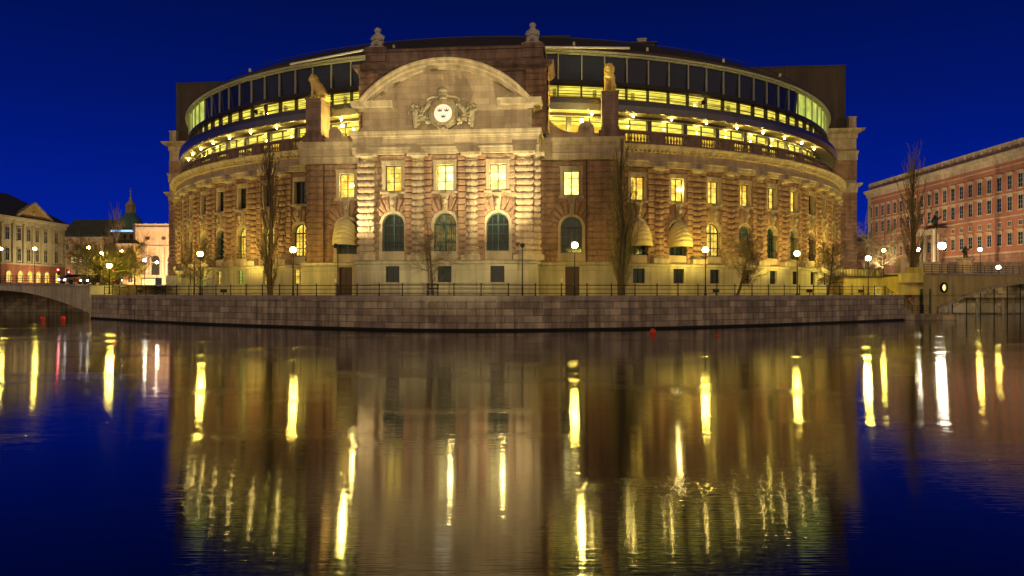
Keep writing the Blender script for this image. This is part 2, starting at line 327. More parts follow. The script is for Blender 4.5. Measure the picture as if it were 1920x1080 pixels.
# ================= PARLIAMENT =================
ANG = R(5.2)
B = empty("parliament_building", (-.6, 130, QZ), -ANG, "large semicircular sandstone parliament with rusticated columns, arched pediment and lit glass top storeys", "government building")
def zz(e): return e+.33
def b2w(x, y, z=0): return (-.6+x*math.cos(ANG)+y*math.sin(ANG), 130-x*math.sin(ANG)+y*math.cos(ANG), QZ+z)
def PL(ox, oy, ang):
    c, s = math.cos(ang), math.sin(ang)
    f = lambda u, z, o: (ox+u*c+o*s, oy+u*s-o*c, z); f.ang = lambda u: ang; return f
RD = 53.2
def PD(r=RD):
    f = lambda u, z, o: ((r+o)*math.sin(u/RD), -(r+o)*math.cos(u/RD), z); f.ang = lambda u: u/RD; return f
D = PD(); AR = RD*math.pi/180        # metres of facade per degree
CH = .62
def rustwall(name, P, u0, u1, e0, e1, ops, du=.22, amp=1.0, parent=B, mat="rust"):
    g = MB(); nu = max(2, int((u1-u0)/du)); z0, z1 = zz(e0), zz(e1); nc = max(1, round((z1-z0)/CH)); h = (z1-z0)/nc
    prof = [(0, 0), (.07, .55), (.22, .9), (.5, 1), (.78, .9), (.93, .55)]
    zs = [(z0+(c+a)*h, b, c) for c in range(nc) for a, b in prof]+[(z1, 0, nc)]
    us = [u0+(u1-u0)*k/nu for k in range(nu+1)]
    sd = u0*1.7+z0+P(0, 0, 0)[0]; idx = {}
    def vert(i, j):
        k = (i, j)
        if k not in idx:
            u = us[i]; z, b, c = zs[j]
            bl = ((u+(c % 2)*.9) / 1.8); fr = abs(bl-round(bl))*1.8
            bb = b*(1 if fr > .11 else .45)
            n = noise.noise(Vector((u*1.5+sd, z*2.2, c*3.1)))*.5+noise.noise(Vector((u*4+sd, z*4.4, c)))*.3
            idx[k] = len(g.v); g.v.append(tuple(P(u, z, amp*(.15*bb+.15*n*bb))))
        return idx[k]
    for i in range(nu):
        uc = (us[i]+us[i+1])/2
        for j in range(len(zs)-1):
            zc = (zs[j][0]+zs[j+1][0])/2; skip = False
            for op in ops:
                if abs(uc-op[0]) < op[1]:
                    if op[4] == 'r':
                        if op[2] < zc < op[3]: skip = True; break
                    else:
                        zsng = op[3]-op[1]
                        if op[2] < zc < op[3] and (zc < zsng or math.hypot(uc-op[0], zc-zsng) < op[1]): skip = True; break
            if skip: continue
            g.f.append((vert(i, j), vert(i+1, j), vert(i+1, j+1), vert(i, j+1)))
            g.uv.append([(us[i], zs[j][0]), (us[i+1], zs[j][0]), (us[i+1], zs[j+1][0]), (us[i], zs[j+1][0])])
    return g.obj(name, M[mat], parent, smooth=False, fixn=False)
# openings
SQ = (zz(9.95), zz(12.45), .80)          # square window: z0, z1, half width
AW = (zz(4.0), zz(7.75), 1.12)
def ops_for(us): 
    o = []
    for u in us: o += [(u, SQ[2]+.12, SQ[0]-.1, SQ[1]+.1, 'r'), (u, AW[2]+.12, AW[0], AW[1]+.12, 'a')]
    return o
# --- window module meshes (x=u, -y=outward, origin at facade zero, z local building) ---
def sq_surround():
    g = MB(); a, z0, z1 = SQ[2], SQ[0], SQ[1]
    for x0, x1, q0, q1 in ((-a-.34, -a, z0-.1, z1+.34), (a, a+.34, z0-.1, z1+.34), (-a, a, z1, z1+.34)): g.box(x0, x1, -.20, .45, q0, q1)
    g.box(-a-.42, a+.42, -.26, .4, z1+.343, z1+.46)
    g.box(-a-.5, a+.5, -.34, .45, z0-.32, z0-.103); g.box(-a, a, -.06, .45, z0-.1, z0)
    return g.mesh("window")
def sq_frame():
    g = MB(); a, z0, z1 = SQ[2], SQ[0], SQ[1]
    g.box(-.045, .045, .22, .30, z0, z1); g.box(-a, -a+.07, .22, .30, z0, z1); g.box(a-.07, a, .22, .30, z0, z1); g.box(-a+.07, a-.07, .225, .30, z1-.08, z1); g.box(-a+.07, a-.07, .225, .30, z0, z0+.08)
    for q in (.36, .7): g.box(-a+.07, a-.07, .24, .29, z0+(z1-z0)*q-.02, z0+(z1-z0)*q+.02)
    return g.mesh("frame")
def sq_pane():
    g = MB(); a, z0, z1 = SQ[2], SQ[0], SQ[1]; g.box(-a, a, .32, .34, z0, z1); return g.mesh("pane")
def arcpts(a, zs_, n=14, x0=0): return [(x0+a*math.cos(math.pi*k/n), zs_+a*math.sin(math.pi*k/n)) for k in range(n+1)]
def arch_outline(a, z0, zs_, n=14): return [(a, z0)]+arcpts(a, zs_, n)+[(-a, z0)]
def arch_ring(g, a0, a1, z0, zs_, y0, y1, n=14):
    i = arch_outline(a0, z0, zs_, n); o = arch_outline(a1, z0, zs_, n)
    for k in range(len(i)-1):
        p = [i[k], i[k+1], o[k+1], o[k]]
        g.poly_extrude([(x, y0, z) for x, z in p], (0, y1-y0, 0))
def ar_surround():
    g = MB(); a = AW[2]; zs_ = AW[1]-a
    arch_ring(g, a-.02, a+.26, AW[0], zs_, -.22, .62)
    g.box(-a-.3, a+.3, -.24, .6, AW[0]-.85, AW[0])
    return g.mesh("arched_window")
def ar_vouss():
    g = MB(); a = AW[2]+.27; zs_ = AW[1]-AW[2]; n = 11
    for k in range(n):
        t0, t1 = math.pi*(k+.04)/n, math.pi*(k+.96)/n
        if k == n//2: continue
        L_ = .95+.55*math.sin((t0+t1)/2)+(.15 if k % 2 else 0)
        if k in (0, n-1): L_ = .7
        pts = [(a*math.cos(t0), zs_+a*math.sin(t0)), ((a+L_)*math.cos(t0), zs_+(a+L_)*math.sin(t0)), ((a+L_)*math.cos(t1), zs_+(a+L_)*math.sin(t1)), (a*math.cos(t1), zs_+a*math.sin(t1))]
        mx, mz = sum(p[0] for p in pts)/4, sum(p[1] for p in pts)/4
        f = [(x, .05, z) for x, z in pts]; b = [(mx+(x-mx)*.93, -.17, mz+(z-mz)*.93) for x, z in pts]; c = [(mx+(x-mx)*.6, -.27-.05*random.random(), mz+(z-mz)*.6) for x, z in pts]
        for A_, B_ in ((f, b), (b, c)):
            for j in range(4): g.face([A_[j], A_[(j+1) % 4], B_[(j+1) % 4], B_[j]])
        g.face(c)
    return g.mesh("voussoirs")
def ar_key():
    g = MB(); z = AW[1]+.15
    g.poly_extrude([(-.22, .1, z), (.22, .1, z), (.36, .1, z+1.6), (-.36, .1, z+1.6)], (0, -.5, 0)); g.box(-.45, .45, -.5, .1, z+1.6, z+1.75)
    g.ball((0, -.48, z+.95), .26, 8, 1.3, jag=.4); g.ball((0, -.46, z+.45), .16, 8, 1.4, jag=.4)
    return g.mesh("keystone")
def ar_pane():
    g = MB(); a = AW[2]; g.poly_extrude([(x, .45, z) for x, z in arch_outline(a, AW[0], AW[1]-a)], (0, .03, 0)); return g.mesh("pane")
def ar_frame():
    g = MB(); a = AW[2]; zs_ = AW[1]-a; arch_ring(g, a-.13, a-.021, AW[0], zs_, .34, .44); g.box(-a+.13, a-.13, .34, .43, zs_-.08, zs_+.08)
    g.box(-.07, .07, .335, .43, AW[0], AW[1]-.13); g.box(-a+.13, a-.13, .34, .43, AW[0], AW[0]+.12)
    for z in (AW[0]+.9, AW[0]+1.7): g.box(-a+.13, a-.13, .37, .42, z, z+.05)
    for x in (-.55, .55): g.box(x-.025, x+.025, .37, .42, AW[0], zs_+.7)
    return g.mesh("frame")
def ar_grille():
    g = MB(); a = AW[2]-.03; zs_ = AW[1]-AW[2]
    for k in range(11):
        x = -a+2*a*(k+.5)/11; top = zs_+.05; g.tube((x, -.02, AW[0]+.9), (x, -.02, top), .018, n=4); 
        g.path([(x, -.02, AW[0]+.9), (x, -.26, AW[0]+.5), (x, -.2, AW[0]+.12), (x, 0, AW[0]+.06)], .02, 4)
    for z in (AW[0]+.9, zs_): g.box(-a, a, -.04, .0, z, z+.05)
    g.box(-a, a, -.28, -.24, AW[0]+.48, AW[0]+.53)
    return g.mesh("grille")
def setm(me, m): me.materials.append(m); return me
MS = dict(sq=setm(sq_surround(), M["mould"]), sqf=setm(sq_frame(), M["dark"]), ar=setm(ar_surround(), M["mould"]), vo=setm(ar_vouss(), M["rust"]), key=setm(ar_key(), M["mould"]),
          arf=setm(ar_frame(), plain("verdigris_frame", (.05, .11, .085), .5)), gr=setm(ar_grille(), M["iron"]))
def variants(fn):
    d = {}
    for k in ("pane", "lit", "litw", "dimw"): d[k] = setm(fn(), M[k])
    return d
SP = variants(sq_pane); AP = variants(ar_pane)
bulb = MB(); bulb.ball((0, 0, 0), .17, 8); BULB = setm(bulb.mesh("room_lamp", True), M["bulb"])
def sqwin(P, u, kind, lamp=False):
    w_ = inst(MS["sq"], B, P(u, 0, 0), P.ang(u), "window"); inst(MS["sqf"], w_, name="frame"); inst(SP[kind], w_, name="pane")
    if lamp:
        inst(BULB, w_, (.45, .2, SQ[0]+1.35), name="room_lamp")
def arwin(P, u, kind="pane", awning=False):
    w_ = inst(MS["ar"], B, P(u, 0, 0), P.ang(u), "arched_window"); inst(MS["arf"], w_, name="frame"); inst(MS["gr"], w_, name="grille"); inst(MS["vo"], w_, name="voussoirs"); inst(MS["key"], w_, name="keystone"); inst(AP[kind], w_, name="pane")
    if awning: inst(AWN, B, P(u, 0, 0), P.ang(u), "awning")
def mk_awning():
    g = MB(); zb = AW[0]+1.05; a, h = 1.32, 2.6; nr = 7; nt_ = 16
    def pt(t, th, k=1.0): 
        s = math.sin(t)**.8
        return (a*k*math.cos(t), -.24-h*.72*k*s*math.sin(th), zb+h*k*s*math.cos(th))
    rows = []
    for r in range(nr):
        for sub in range(3):
            f = (r+sub/3)/nr; th = R(4)+f*R(84); k = 1-.035*abs(1-abs(sub/3*2-1)); rows.append((th, 1+.03*math.sin(math.pi*sub/3)))
    rows.append((R(88), 1))
    for (t0, k0), (t1, k1) in zip(rows, rows[1:]):
        for j in range(nt_):
            q0, q1 = math.pi*j/nt_, math.pi*(j+1)/nt_
            g.face([pt(q0, t0, k0), pt(q1, t0, k0), pt(q1, t1, k1), pt(q0, t1, k1)])
    for j in range(nt_):
        q0, q1 = math.pi*j/nt_, math.pi*(j+1)/nt_; p, q = pt(q0, R(88)), pt(q1, R(88)); g.face([p, q, (q[0], q[1], q[2]-.22), (p[0], p[1], p[2]-.22)])
    return g.mesh("awning")
AWN = setm(mk_awning(), M["awn"])
# columns
def mk_column(square=False, rr=.70):
    g = MB(); z0, z1 = zz(3.95), zz(12.85); n = round((z1-z0)/CH); h = (z1-z0)/n; pr = []
    for c in range(n):
        for a, b in ((0, -.1), (.08, -.02), (.22, .06), (.5, .1), (.78, .06), (.92, -.02)): pr.append((rr+b*1.25-.04, z0+(c+a)*h))
    pr.append((rr-.05, z1))
    ns = 16
    i = len(g.v)
    for q, (r, z) in enumerate(pr):
        c = q//6
        for k in range(ns+1):
            t = math.pi*k/ns; cx, cy = math.cos(t), -math.sin(t)
            if square:
                m_ = max(abs(cx), abs(cy)); cx, cy = cx/m_, cy/m_
                if abs(abs(cx)-1) < .01 and cy > -.95: pass
            j = .10*noise.noise(Vector((k*.9, c*5.3, z*1.5)))*(1 if q % 6 else .2)
            g.v.append((cx*(r+j), .1+cy*(r+j), z))
    m_ = ns+1
    for a in range(len(pr)-1):
        for k in range(ns): g.f.append((i+a*m_+k, i+a*m_+k+1, i+(a+1)*m_+k+1, i+(a+1)*m_+k)); g.uv.append(None)
    return g.mesh("column_shaft", False, False)
def mk_base(rr=.70):
    g = MB(); a = rr+.28; g.box(-a, a, -a-.02, .1, zz(3.1), zz(3.6)); g.lathe((0, .1, 0), [(a-.02, zz(3.6)), (a+.0, zz(3.72)), (a-.12, zz(3.85)), (a-.2, zz(3.96))], 20); return g.mesh("column_base")
def mk_cap(rr=.70, square=False):
    g = MB(); g.lathe((0, .1, 0), [(rr, zz(12.8)), (rr+.08, zz(12.84)), (rr-.02, zz(12.92)), (rr-.02, zz(13.05)), (rr+.16, zz(13.22)), (rr+.22, zz(13.26))], 20)
    a = rr+.28; g.box(-a, a, -a-.05, .1, zz(13.26), zz(13.5)); return g.mesh("column_capital")
COL = (setm(mk_column(), M["rust"]), setm(mk_base(), M["mould"]), setm(mk_cap(), M["mould"]))
PIL = (setm(mk_column(True, .78), M["rust"]), setm(mk_base(.78), M["mould"]), setm(mk_cap(.78), M["mould"]))
def strip(side):
    g = MB(); z0, z1 = zz(3.1), zz(13.45); n = round((z1-z0)/CH); h = (z1-z0)/n
    for sgn in (side,):
        for c in range(n):
            b = .07*noise.noise(Vector((sgn*3, c*1.7, 0))); xo = 1.32+.08*noise.noise(Vector((c*2.3, sgn, 5)))
            x0, x1 = sorted((sgn*.5, sgn*xo)); zA, zB = z0+c*h+.03, z0+(c+1)*h-.03
            f = [(x0, .05, zA), (x1, .05, zA), (x1, .05, zB), (x0, .05, zB)]; m_ = [(x, -.30+b, z) for x, _, z in f]; q = [(x0+(x-x0)*.86+.03, -.40+b, zA+(z-zA)*.62+.11) for x, _, z in f]
            for A_, B_ in ((f, m_), (m_, q)):
                for j in range(4): g.face([A_[j], A_[(j+1) % 4], B_[(j+1) % 4], B_[j]])
            g.face(q)
    return g.mesh("pilaster_strip")
PST_ = mk_column(); PCOL = (setm(PST_, M["rustp"]), COL[1], COL[2]); PIL = (setm(mk_column(True, .78), M["rustp"]), PIL[1], PIL[2])
STR = [setm(strip(k), M["rust"]) for k in (-1, 1)]
def column(P, u, kind=COL, strips=True):
    o = inst(kind[0], B, P(u, 0, 0), P.ang(u), "column"); inst(kind[1], o, name="base"); inst(kind[2], o, name="capital")
    if strips: inst(STR[0], o, name="pilaster_strip"); inst(STR[1], o, name="pilaster_strip")

# entablature profile (o, e)
ENT = [(-.3, 13.5), (.62, 13.5), (.62, 13.72), (.68, 13.74), (.68, 14.02), (.80, 14.08), (.80, 14.18), (.55, 14.2), (.55, 14.98), (.7, 15.03), (.74, 15.15), (1.15, 15.22), (1.2, 15.42), (1.32, 15.48), (1.42, 15.68), (1.40, 15.74), (-.3, 15.86)]
ENTZ = [(o, zz(e)) for o, e in ENT]
PLZ = [(-.3, zz(-.4)), (.42, zz(-.4)), (.42, zz(2.72)), (.62, zz(2.78)), (.66, zz(3.0)), (.55, zz(3.1)), (-.3, zz(3.12))]
def ent(P, us, name="entablature"): g = MB(); g.prof(P, us, ENTZ); return g.obj(name, M["mould"], B)
def frieze(P, us):
    g = MB(); g.prof(P, us, [(.56, zz(14.22)), (.56, zz(14.97))], caps=False); g.obj("frieze", M["ash"], B)
def plinth(P, us, small, name="plinth", wide=.68):
    g = MB(); cuts = sorted(small); step = 1.2
    # top course and base course continuous, middle split at windows
    g.prof(P, us, [(-.3, zz(2.55)), (.42, zz(2.55)), (.42, zz(2.72)), (.62, zz(2.78)), (.66, zz(3.0)), (.55, zz(3.1)), (-.3, zz(3.12))], closed=True)
    g.prof(P, us, [(-.3, zz(-.4)), (.42, zz(-.4)), (.42, zz(.98)), (-.3, zz(.98))], closed=True)
    edges = [us[0]]
    for c in cuts: edges += [c-wide, c+wide]
    edges.append(us[-1])
    for a, b in zip(edges[::2], edges[1::2]):
        if b-a > .05: g.fbox(P, a, b, zz(.98), zz(2.55), -.3, .42, max(1, int((b-a)/2)))
    g.obj(name, M["pale"], B)
def mk_small(kind):
    g = MB(); g.box(-.68, .68, -.1, -.08, zz(.98), zz(2.55)); return setm(g.mesh("pane"), M[kind])
SM = {k: mk_small(k) for k in ("pane", "lit", "litg")}
g = MB()
for k in range(7): g.tube((-.55+k*.18, -.22, zz(.98)), (-.55+k*.18, -.22, zz(2.55)), .018, n=4)
for z in (1.35, 1.77, 2.2): g.box(-.68, .68, -.235, -.205, zz(z), zz(z)+.03)
for x in (-.68, -.03, .62): g.box(x, x+.06, -.16, -.1, zz(.98), zz(2.55))
SMG = setm(g.mesh("basement_window"), M["iron"])
def small(P, u, kind="pane"):
    o = inst(SMG, B, P(u, 0, 0), P.ang(u), "basement_window"); inst(SM[kind], o, name="pane")

# --- drum ---
def lin(a, b, n): return [a+(b-a)*k/n for k in range(n+1)]
BAY = 5.2; first = 20.55; NB = 14
drumwin = {s: [s*(first+BAY*k)*AR for k in range(NB)] for s in (-1, 1)}
for s in (-1, 1):
    ws = drumwin[s]; a, b = (17.7*AR, 93.5*AR) if s > 0 else (-93.5*AR, -17.7*AR)
    rustwall("drum_wall", D, a, b, 3.1, 13.5, ops_for(ws), du=.24)
    ent(D, lin(a, b, 80)); frieze(D, lin(a, b, 80)); plinth(D, lin(a, b, 80), ws)
    for k, u in enumerate(ws):
        if s > 0:
            kd = "lit" if k < 6 else "pane"; sqwin(D, u, kd, k == 1)
            arwin(D, u, "lit" if k in (2,) else ("dimw" if k in (3, 5, 8) else "pane"), k in (0, 1)); small(D, u, "pane")
        else:
            sqwin(D, u, "pane"); arwin(D, u, "lit" if k in (0, 1, 2) else "pane"); small(D, u, "lit" if k in (0, 1, 3, 5, 6) else ("litg" if k in (2, 4) else "pane"))
    for k in range(NB): column(D, s*(first+BAY*(k+.5))*AR)
# cornice dentils on drum
g = MB(); g.box(-.14, .14, -.98, -.5, zz(15.04), zz(15.2))
DEN = setm(g.mesh("dentil"), M["mould"])
for s in (-1, 1):
    g = MB()
    for k in range(140):
        u = s*(18+.54*k)*AR; g.fbox(D, u-.14, u+.14, zz(15.035), zz(15.215), .5, 1.08)
    g.obj("dentil_course", M["mould"], B)
# gutter deck behind cornice
g = MB(); g.prof(D, lin(-94*AR, 94*AR, 90), [(.2, zz(15.87)), (-4.0, zz(15.87))], caps=False); g.obj("terrace_floor", M["cope"], B)
# balustrade modules
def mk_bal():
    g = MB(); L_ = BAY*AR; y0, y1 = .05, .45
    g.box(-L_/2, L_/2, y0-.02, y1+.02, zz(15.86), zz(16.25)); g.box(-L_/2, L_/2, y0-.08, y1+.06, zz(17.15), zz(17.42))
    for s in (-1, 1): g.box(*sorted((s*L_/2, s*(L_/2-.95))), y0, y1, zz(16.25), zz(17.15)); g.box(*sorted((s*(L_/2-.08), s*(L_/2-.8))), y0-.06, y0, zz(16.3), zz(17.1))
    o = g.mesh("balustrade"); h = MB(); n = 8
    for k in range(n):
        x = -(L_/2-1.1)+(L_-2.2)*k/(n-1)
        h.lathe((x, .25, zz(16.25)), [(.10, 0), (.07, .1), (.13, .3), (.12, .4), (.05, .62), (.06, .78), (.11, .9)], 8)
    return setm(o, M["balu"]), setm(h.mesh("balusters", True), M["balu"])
BALM = mk_bal()
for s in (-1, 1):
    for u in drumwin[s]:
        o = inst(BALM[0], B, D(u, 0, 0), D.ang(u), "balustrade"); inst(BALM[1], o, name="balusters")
# --- glass storeys (radii absolute) ---
def ringm(name, mat, pr, n=120, a0=-94, a1=94, closed=True, parent=B):
    P = lambda u, z, o: (o*math.sin(R(u)), -o*math.cos(R(u)), z)
    g = MB(); g.prof(P, lin(a0, a1, n), [(o, zz(e)) for o, e in pr], closed=closed, caps=closed); return g.obj(name, M[mat], parent)
ringm("lower_office_back_wall", "room", [(46.0, 15.9), (45.8, 15.9), (45.8, 19.35), (46.0, 19.35)])
ringm("lower_office_ceiling", "ceil", [(46.0, 19.3), (51.1, 19.3)], closed=False)
ringm("lower_glazing", "glass", [(51.32, 15.9), (51.32, 19.1)], closed=False)
ringm("lower_sill", "dark", [(51.45, 15.88), (51.45, 16.05), (51.1, 16.05), (51.1, 15.88)])
ringm("lower_head_beam", "dark", [(51.5, 19.0), (51.5, 19.38), (51.1, 19.38), (51.1, 19.0)])
ringm("canopy_soffit", "soff", [(51.5, 19.42), (53.0, 19.42), (53.0, 19.39), (51.5, 19.39)])
ringm("canopy_fascia", "fascia", [(53.0, 19.36), (53.25, 19.40), (53.4, 20.0), (53.3, 20.55), (53.0, 20.62), (52.1, 20.75), (52.1, 20.0), (53.0, 19.6)])
ringm("upper_office_back_wall", "room", [(47.6, 20.7), (47.4, 20.7), (47.4, 22.5), (47.6, 22.5)])
ringm("upper_office_ceiling", "ceil", [(47.6, 22.34), (51.8, 22.34)], closed=False)
ringm("upper_office_floor", "room", [(47.6, 20.72), (51.8, 20.72)], closed=False)
ringm("upper_band_glazing", "glass", [(51.93, 20.9), (51.93, 22.2)], closed=False)
ringm("handrail_band", "dark", [(51.84, 21.35), (51.84, 21.41), (51.78, 21.41), (51.78, 21.35)])
ringm("upper_sill", "dark", [(52.1, 20.76), (52.1, 20.95), (51.7, 20.95), (51.7, 20.76)])
ringm("spandrel", "dark", [(52.15, 22.2), (52.3, 22.3), (52.2, 22.78), (51.7, 22.78), (51.7, 22.2)])
for a0, a1, mt in ((-94, -46, "litg"), (-46, 51, "bigpane"), (51, 94, "litg")):
    ringm("large_glazing", mt, [(51.75, 22.78), (51.95, 25.6)], n=max(8, int((a1-a0)/2.83)), a0=a0, a1=a1, closed=False)
ringm("glazing_head", "mull", [(52.05, 25.5), (52.25, 25.55), (52.25, 25.68), (51.9, 25.68)])
ringm("eave", "mull", [(52.25, 25.72), (52.5, 25.75), (52.55, 25.9), (52.0, 25.95)])
ringm("lower_head_rail", "mull", [(51.55, 18.98), (51.62, 18.98), (51.62, 19.05), (51.55, 19.05)])
g = MB(); 
PG = lambda u, z, o: (o*math.sin(R(u)), -o*math.cos(R(u)), z)
ga = 14.15
mm = MB(); dk = MB(); k = -33
while k <= 33:
    a = k*2.83; h = .055/.91
    if k == -33:
        mm.box(-.05, .05, -52.10, -51.92, zz(22.78), zz(25.55)); dk.box(-.05, .05, -52.12, -51.6, zz(20.8), zz(22.3)); m1_ = setm(mm.mesh("upper_mullion"), M["mull"]); m2_ = setm(dk.mesh("band_mullion"), M["dark"])
    inst(m1_, B, (0, 0, 0), R(a)); inst(m2_, B, (0, 0, 0), R(a)); k += 1
PST = []
for hw, o0, o1, nm in ((.26, 51.05, 51.47, "terrace_post"), (.04, 51.2, 51.4, "window_bar")):
    g = MB(); g.box(-hw, hw, -o1, -o0, zz(16.0), zz(19.1)); PST.append(setm(g.mesh(nm), M["dark"]))
g = MB(); g.tube((0, -50.0, zz(20.75)), (0, -50.0, zz(22.4)), .22, n=12); PST.append(setm(g.mesh("office_column", True), M["soff"]))
g = MB()
for s in (-1, 1):
    for k in range(-3, NB):
        inst(PST[0], B, (0, 0, 0), R(s*(first+BAY*(k+.5)))); inst(PST[1], B, (0, 0, 0), R(s*(first+BAY*k)))
        if k < 8: inst(PST[2], B, (0, 0, 0), R(s*(first+BAY*k+1.1)))
for s in ():
    for k in ():
        a = s*(first+BAY*(k+.5)); g.fbox(PG, a-.27, a+.27, zz(16.0), zz(19.1), 51.05, 51.47)
        a = s*(first+BAY*k); g.fbox(PG, a-.04, a+.04, zz(16.0), zz(19.1), 51.2, 51.4)
for rr in (50.9, 49.6, 48.4): ringm("ceiling_batten", "dark", [(rr, 22.28), (rr+.06, 22.28), (rr+.06, 22.33), (rr, 22.33)], a0=-80, a1=80, n=80)
for rr in (50.2, 48.2): ringm("ceiling_batten", "dark", [(rr, 19.22), (rr+.08, 19.22), (rr+.08, 19.29), (rr, 19.29)], a0=-80, a1=80, n=80)
# roof
ringm("roof", "roof", [(52.62, 25.9), (52.6, 26.15), (48, 28.7), (30, 31.5), (.01, 33.5)], n=90, closed=False)
ringm("snow_rail", "dark", [(50.3, 27.9), (50.3, 27.96), (50.25, 27.96), (50.25, 27.9)])
g = MB(); 
for a in (-30, -8, 13, 22, 33, 44): 
    p = PG(a, zz(26.3), 52.9); g.box(p[0]-.12, p[0]+.12, p[1]-.12, p[1]+.12, p[2]-.1, p[2]+.25)
p = b2w
g.obj("roof_sensors", M["mull"], B)
for a0, a1 in ((-22, -11.5), (9.6, 19.5)): g = MB(); g.tube(PG(a0, zz(25.75), 53.4), PG(a1, zz(26.15), 53.4), .13, n=8); g.obj("maintenance_rail", M["white"], B)
for nm, a, r, w_, h_ in (("roof_hatch", 27, 44, 1.6, 1.0), ("chimney", 33, 38, .55, 4.2), ("roof_hatch", 12, 46, 1.6, .0)):
    q = PG(a, zz(29), r); g = MB(); g.box(q[0]-w_, q[0]+w_, q[1]-w_*.6, q[1]+w_*.6, zz(28), zz(29)+h_); g.box(q[0]-w_*1.15, q[0]+w_*1.15, q[1]-w_*.75, q[1]+w_*.75, zz(29)+h_, zz(29)+h_+.2); g.obj(nm, M["roof" if w_ > 1 else "stat"], B)
# soffit lamps
sb = MB(); sb.ball((0, 0, 0), .09, 8); SB = setm(sb.mesh("soffit_lamp", True), M["soffb"])
for s in (-1, 1):
    for k in range(-2, 8):
        a = s*(first+BAY*(k+.0)); inst(SB, B, PG(a, zz(19.15), 52.2)); o = inst(SB, B, PG(a+.3, zz(18.5), 50.2), name="office_lamp")
        l = bpy.data.lights.get("office_light") or bpy.data.lights.new("office_light", 'POINT'); l.color = (1, .76, .14); l.energy = 300; l.shadow_soft_size = .15
        lo = bpy.data.objects.new("office_light", l); C.objects.link(lo); lo.parent = o; lo.location = (0, 0, -.15)
# cowl floods on the upper band
for a in (-29, -19, 30):
    g = MB(); q = PG(a, zz(21.35), 52.7); g.lathe((0, 0, 0), [(.28, 0), (.26, .1), (.14, .3), (.1, .45)], 10); o = g.obj("cowl_lamp", M["dark"], B, loc=q, rz=R(a)); o.rotation_euler = (R(100), 0, R(a))
    g = MB(); g.lathe((0, 0, 0), [(.22, -.02), (.22, -.01)], 10); g.obj("lens", M["soffb"], o)

# --- wings and pavilion ---
WY = -54.3; PY = -58.9; X0, X1 = -9.1, 8.0; WX = 16.3
Lw = PL(-WX, WY, 0); Rw = PL(X1, WY, 0); Fr = PL(X0, PY, 0); Rs = PL(X1, PY, R(90)); Ls = PL(X0, WY, R(-90)); Re = PL(WX, WY, R(90)); Le = PL(-WX, WY+5, R(-90))
lw, rw, fw = X0+WX, WX-X1, X1-X0
uL = -11.9+WX; uR = 11.65-X1; fu = [-5.73-X0, -.58-X0, 4.58-X0]
rustwall("left_wing_wall", Lw, 0, lw, 3.1, 13.5, ops_for([uL]), du=.2)
rustwall("right_wing_wall", Rw, 0, rw, 3.1, 13.5, ops_for([uR]), du=.2)
rustwall("pavilion_front_wall", Fr, 0, fw, 3.1, 13.5, ops_for(fu), du=.18, mat="rustw")
rustwall("pavilion_side_wall", Rs, 0, WY-PY, 3.1, 13.5, [], du=.2); rustwall("pavilion_side_wall", Ls, 0, WY-PY, 3.1, 13.5, [], du=.2)
rustwall("wing_end_wall", Re, 0, 5, 3.1, 13.5, [], du=.3); rustwall("wing_end_wall", Le, 0, 5, 3.1, 13.5, [], du=.3)
sqwin(Lw, uL, "lit", True); arwin(Lw, uL, "pane", True); sqwin(Rw, uR, "litw", False); arwin(Rw, uR)
for k, u in enumerate(fu): sqwin(Fr, u, ("lit", "litw", "litw")[k], k > 0); arwin(Fr, u, ("pane", "dimw", "pane")[k])
for u in (-3.23-X0, 2.05-X0): column(Fr, u, PCOL)
for u in (.78, fw-.78): column(Fr, u, PIL, False)
column(Rs, .78, PIL, False)
for s_ in (-1.6, 1.6):
    for u in (.78, fw-.78): pass
# footprint polyline entablature (mitred) for wings+pavilion
def mitre(pts, pr, name, mat, parent=B, close=False):
    # pts: plan polyline left->right seen from outside, outward = right-hand side (sin,-cos)
    g = MB(); n = len(pts); nor = []
    for a, b in zip(pts, pts[1:]):
        dx, dy = b[0]-a[0], b[1]-a[1]; l = math.hypot(dx, dy); nor.append((dy/l, -dx/l))
    mit = []
    for k in range(n):
        if k == 0: mit.append(nor[0])
        elif k == n-1: mit.append(nor[-1])
        else:
            a, b = nor[k-1], nor[k]; d = 1+a[0]*b[0]+a[1]*b[1]; mit.append(((a[0]+b[0])/d, (a[1]+b[1])/d))
    acc = 0
    for k in range(n-1):
        seg = math.hypot(pts[k+1][0]-pts[k][0], pts[k+1][1]-pts[k][1])
        P = lambda u, z, o, k=k, acc=acc, seg=seg: ((pts[k][0]+mit[k][0]*o, pts[k][1]+mit[k][1]*o, z) if u < acc+seg/2 else (pts[k+1][0]+mit[k+1][0]*o, pts[k+1][1]+mit[k+1][1]*o, z))
        g.prof(P, [acc, acc+seg], pr, caps=(k in (0, n-2))); acc += seg
    return g.obj(name, M[mat], parent)
plan = [(-WX, WY+5), (-WX, WY), (X0, WY), (X0, PY), (X1, PY), (X1, WY), (WX, WY), (WX, WY+5)]
mitre(plan, [(o if o < .6 else .6+(o-.6)*.3, z) for o, z in ENTZ], "main_entablature", "mould"); mitre(plan, [(.57, zz(14.22)), (.57, zz(14.96))], "frieze", "ash")
def plinthseg(P, u0, u1, sm, wide=.68): plinth(P, [u0, u1], sm, wide=wide)
plinthseg(Lw, -.42, lw-.42, []) if False else None
